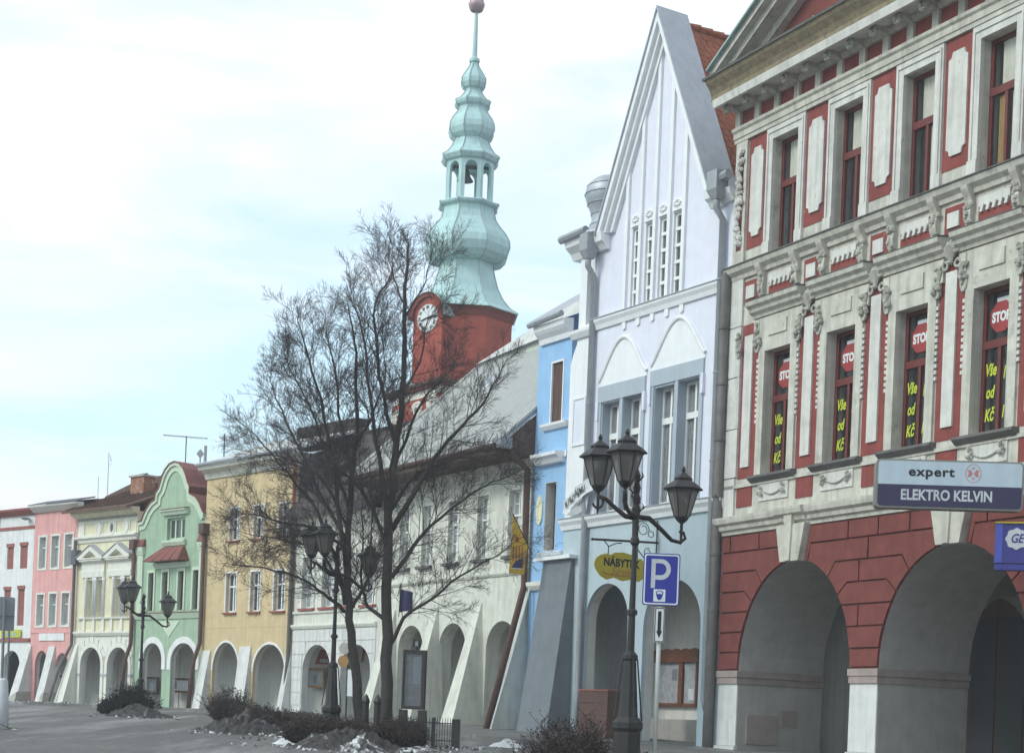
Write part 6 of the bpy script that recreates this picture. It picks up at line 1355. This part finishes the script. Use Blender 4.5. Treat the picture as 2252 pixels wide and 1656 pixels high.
def pile(label, X_, Y_, rx, ry, hh, m, seed, name='snow_heap', sharp=1.2):
    n = 70; mb = MB()
    for i in range(n + 1):
        for j in range(n + 1):
            u, v = -1 + 2 * i / n, -1 + 2 * j / n; r_ = math.hypot(u, v)
            e = max(0, 1 - r_) ** sharp; q = Vector((u * rx * 2.2 + seed * 7, v * ry * 2.2, seed))
            k = mn.noise(q * 1.3) * .45 + mn.noise(q * 3.3) * .32 + mn.noise(q * 8) * .24 + mn.noise(q * 19) * .16
            z = hh * (e * (1 + k * .8) + (k * .25 + .05) * min(1, e * 6)) - .03 - (.12 if r_ > .98 else 0)
            yy = Y_ + v * ry; mb.v.append((u * rx, v * ry, zg(yy) - zg(Y_) + z))
    for i in range(n):
        for j in range(n): o_ = i * (n + 1) + j; mb.f.append((o_, o_ + n + 1, o_ + n + 2, o_ + 1))
    o = obj(name, mb.mesh(name, SN[m], smooth=True)); o.location = (X_, Y_, zg(Y_)); return tag(o, label, 'snow heap', 'heaps of shovelled snow')
pile('dark heap of dirty snow at the foot of the farthest lamp', -9.55, 43.2, .95, .9, .36, 0, 1)
pile('dark pointed heap of dirty snow left of the hedge', -5.72, 36.2, 1.05, .9, .46, 0, 2, sharp=1.0)
pile('broad heap of grey snow with white crust before the hedge', -3.05, 31.4, 1.2, .9, .42, 0, 3)
pile('white crusted snow on the right flank of the broad heap', -2.75, 30.7, .55, .45, .30, 1, 4)
pile('small white lump of snow left of the broad heap', -4.35, 32.2, .28, .25, .14, 2, 5)
pile('patch of white snow at the foot of the grey blue buttress', -.10, 34.8, .42, .5, .20, 2, 6)
pile('white snow lump before the cream house pier', -14.0, 58.6, .55, .5, .24, 2, 7)
pile('flat strip of snow before the pink house', -16.2, 60.6, 1.3, .7, .12, 2, 8)
pile('flat snow patch before the leftmost white house', -17.9, 61.2, .9, .6, .10, 2, 9)
pile('small snow lump on the kerb left of the pointed heap', -6.75, 36.3, .22, .3, .12, 1, 10)
pile('snow ring around the concrete sign foot', -10.25, 33.8, .45, .45, .12, 1, 11)
pile('thin snow crust on the paving right of the broad heap', -1.75, 31.6, .9, .5, .10, 1, 12)
pile('snow crust between pointed heap and hedge', -4.75, 35.6, .6, .5, .16, 1, 13)

# loose crumbs of slush lying around the heaps
rs = random.Random(77); sm = MB()
for cx_, cy_, sp, n_ in ((-3.0, 31.0, 1.3, 150), (-5.7, 35.9, 1.2, 110), (-9.5, 42.8, 1.1, 60), (-1.2, 33.0, 1.2, 60), (-15.0, 59.6, 2.6, 80), (-4.3, 33.6, 1.0, 60)):
    for i in range(n_):
        x_, y_ = rs.gauss(cx_, sp * .6), rs.gauss(cy_, sp * .45); r_ = rs.uniform(.02, .075) * rs.random() + .015; zz_ = zg(y_) + (.1 if y_ > 50 else 0)
        o_ = len(sm.v); k_ = 6
        for j in range(k_): a = j * 6.283 / k_ + rs.random(); q = r_ * rs.uniform(.7, 1.3); sm.v.append((x_ + q * math.cos(a), y_ + q * math.sin(a), zz_ - .01))
        for j in range(k_): a = j * 6.283 / k_ + rs.random(); q = r_ * rs.uniform(.3, .7); sm.v.append((x_ + q * math.cos(a), y_ + q * math.sin(a), zz_ + r_ * rs.uniform(.4, .9)))
        sm.f += [(o_ + j, o_ + (j + 1) % k_, o_ + k_ + (j + 1) % k_, o_ + k_ + j) for j in range(k_)] + [tuple(o_ + k_ + j for j in range(k_))]
tag(obj('slush_crumbs', sm.mesh('slush_crumbs', SN[1], smooth=True)), 'loose crumbs of dirty slush scattered around the snow heaps', 'slush', kind='stuff')

# ------------------------------------------------------------------ haze volume added to lift the blacks like lens veil
hm = bpy.data.materials.new('veil_haze'); hm.use_nodes = True; ht = hm.node_tree
for n_ in list(ht.nodes): ht.nodes.remove(n_)
ho = ht.nodes.new('ShaderNodeOutputMaterial'); hv = ht.nodes.new('ShaderNodeVolumePrincipled'); hv.inputs['Color'].default_value = (.93, .95, 1, 1); hv.inputs['Density'].default_value = .0015
ht.links.new(hv.outputs[0], ho.inputs['Volume'])
tag(obj('haze', MB().box(-2600, 2600, -1600, 2600, -1, 34.5).mesh('haze', hm)), kind='stuff')
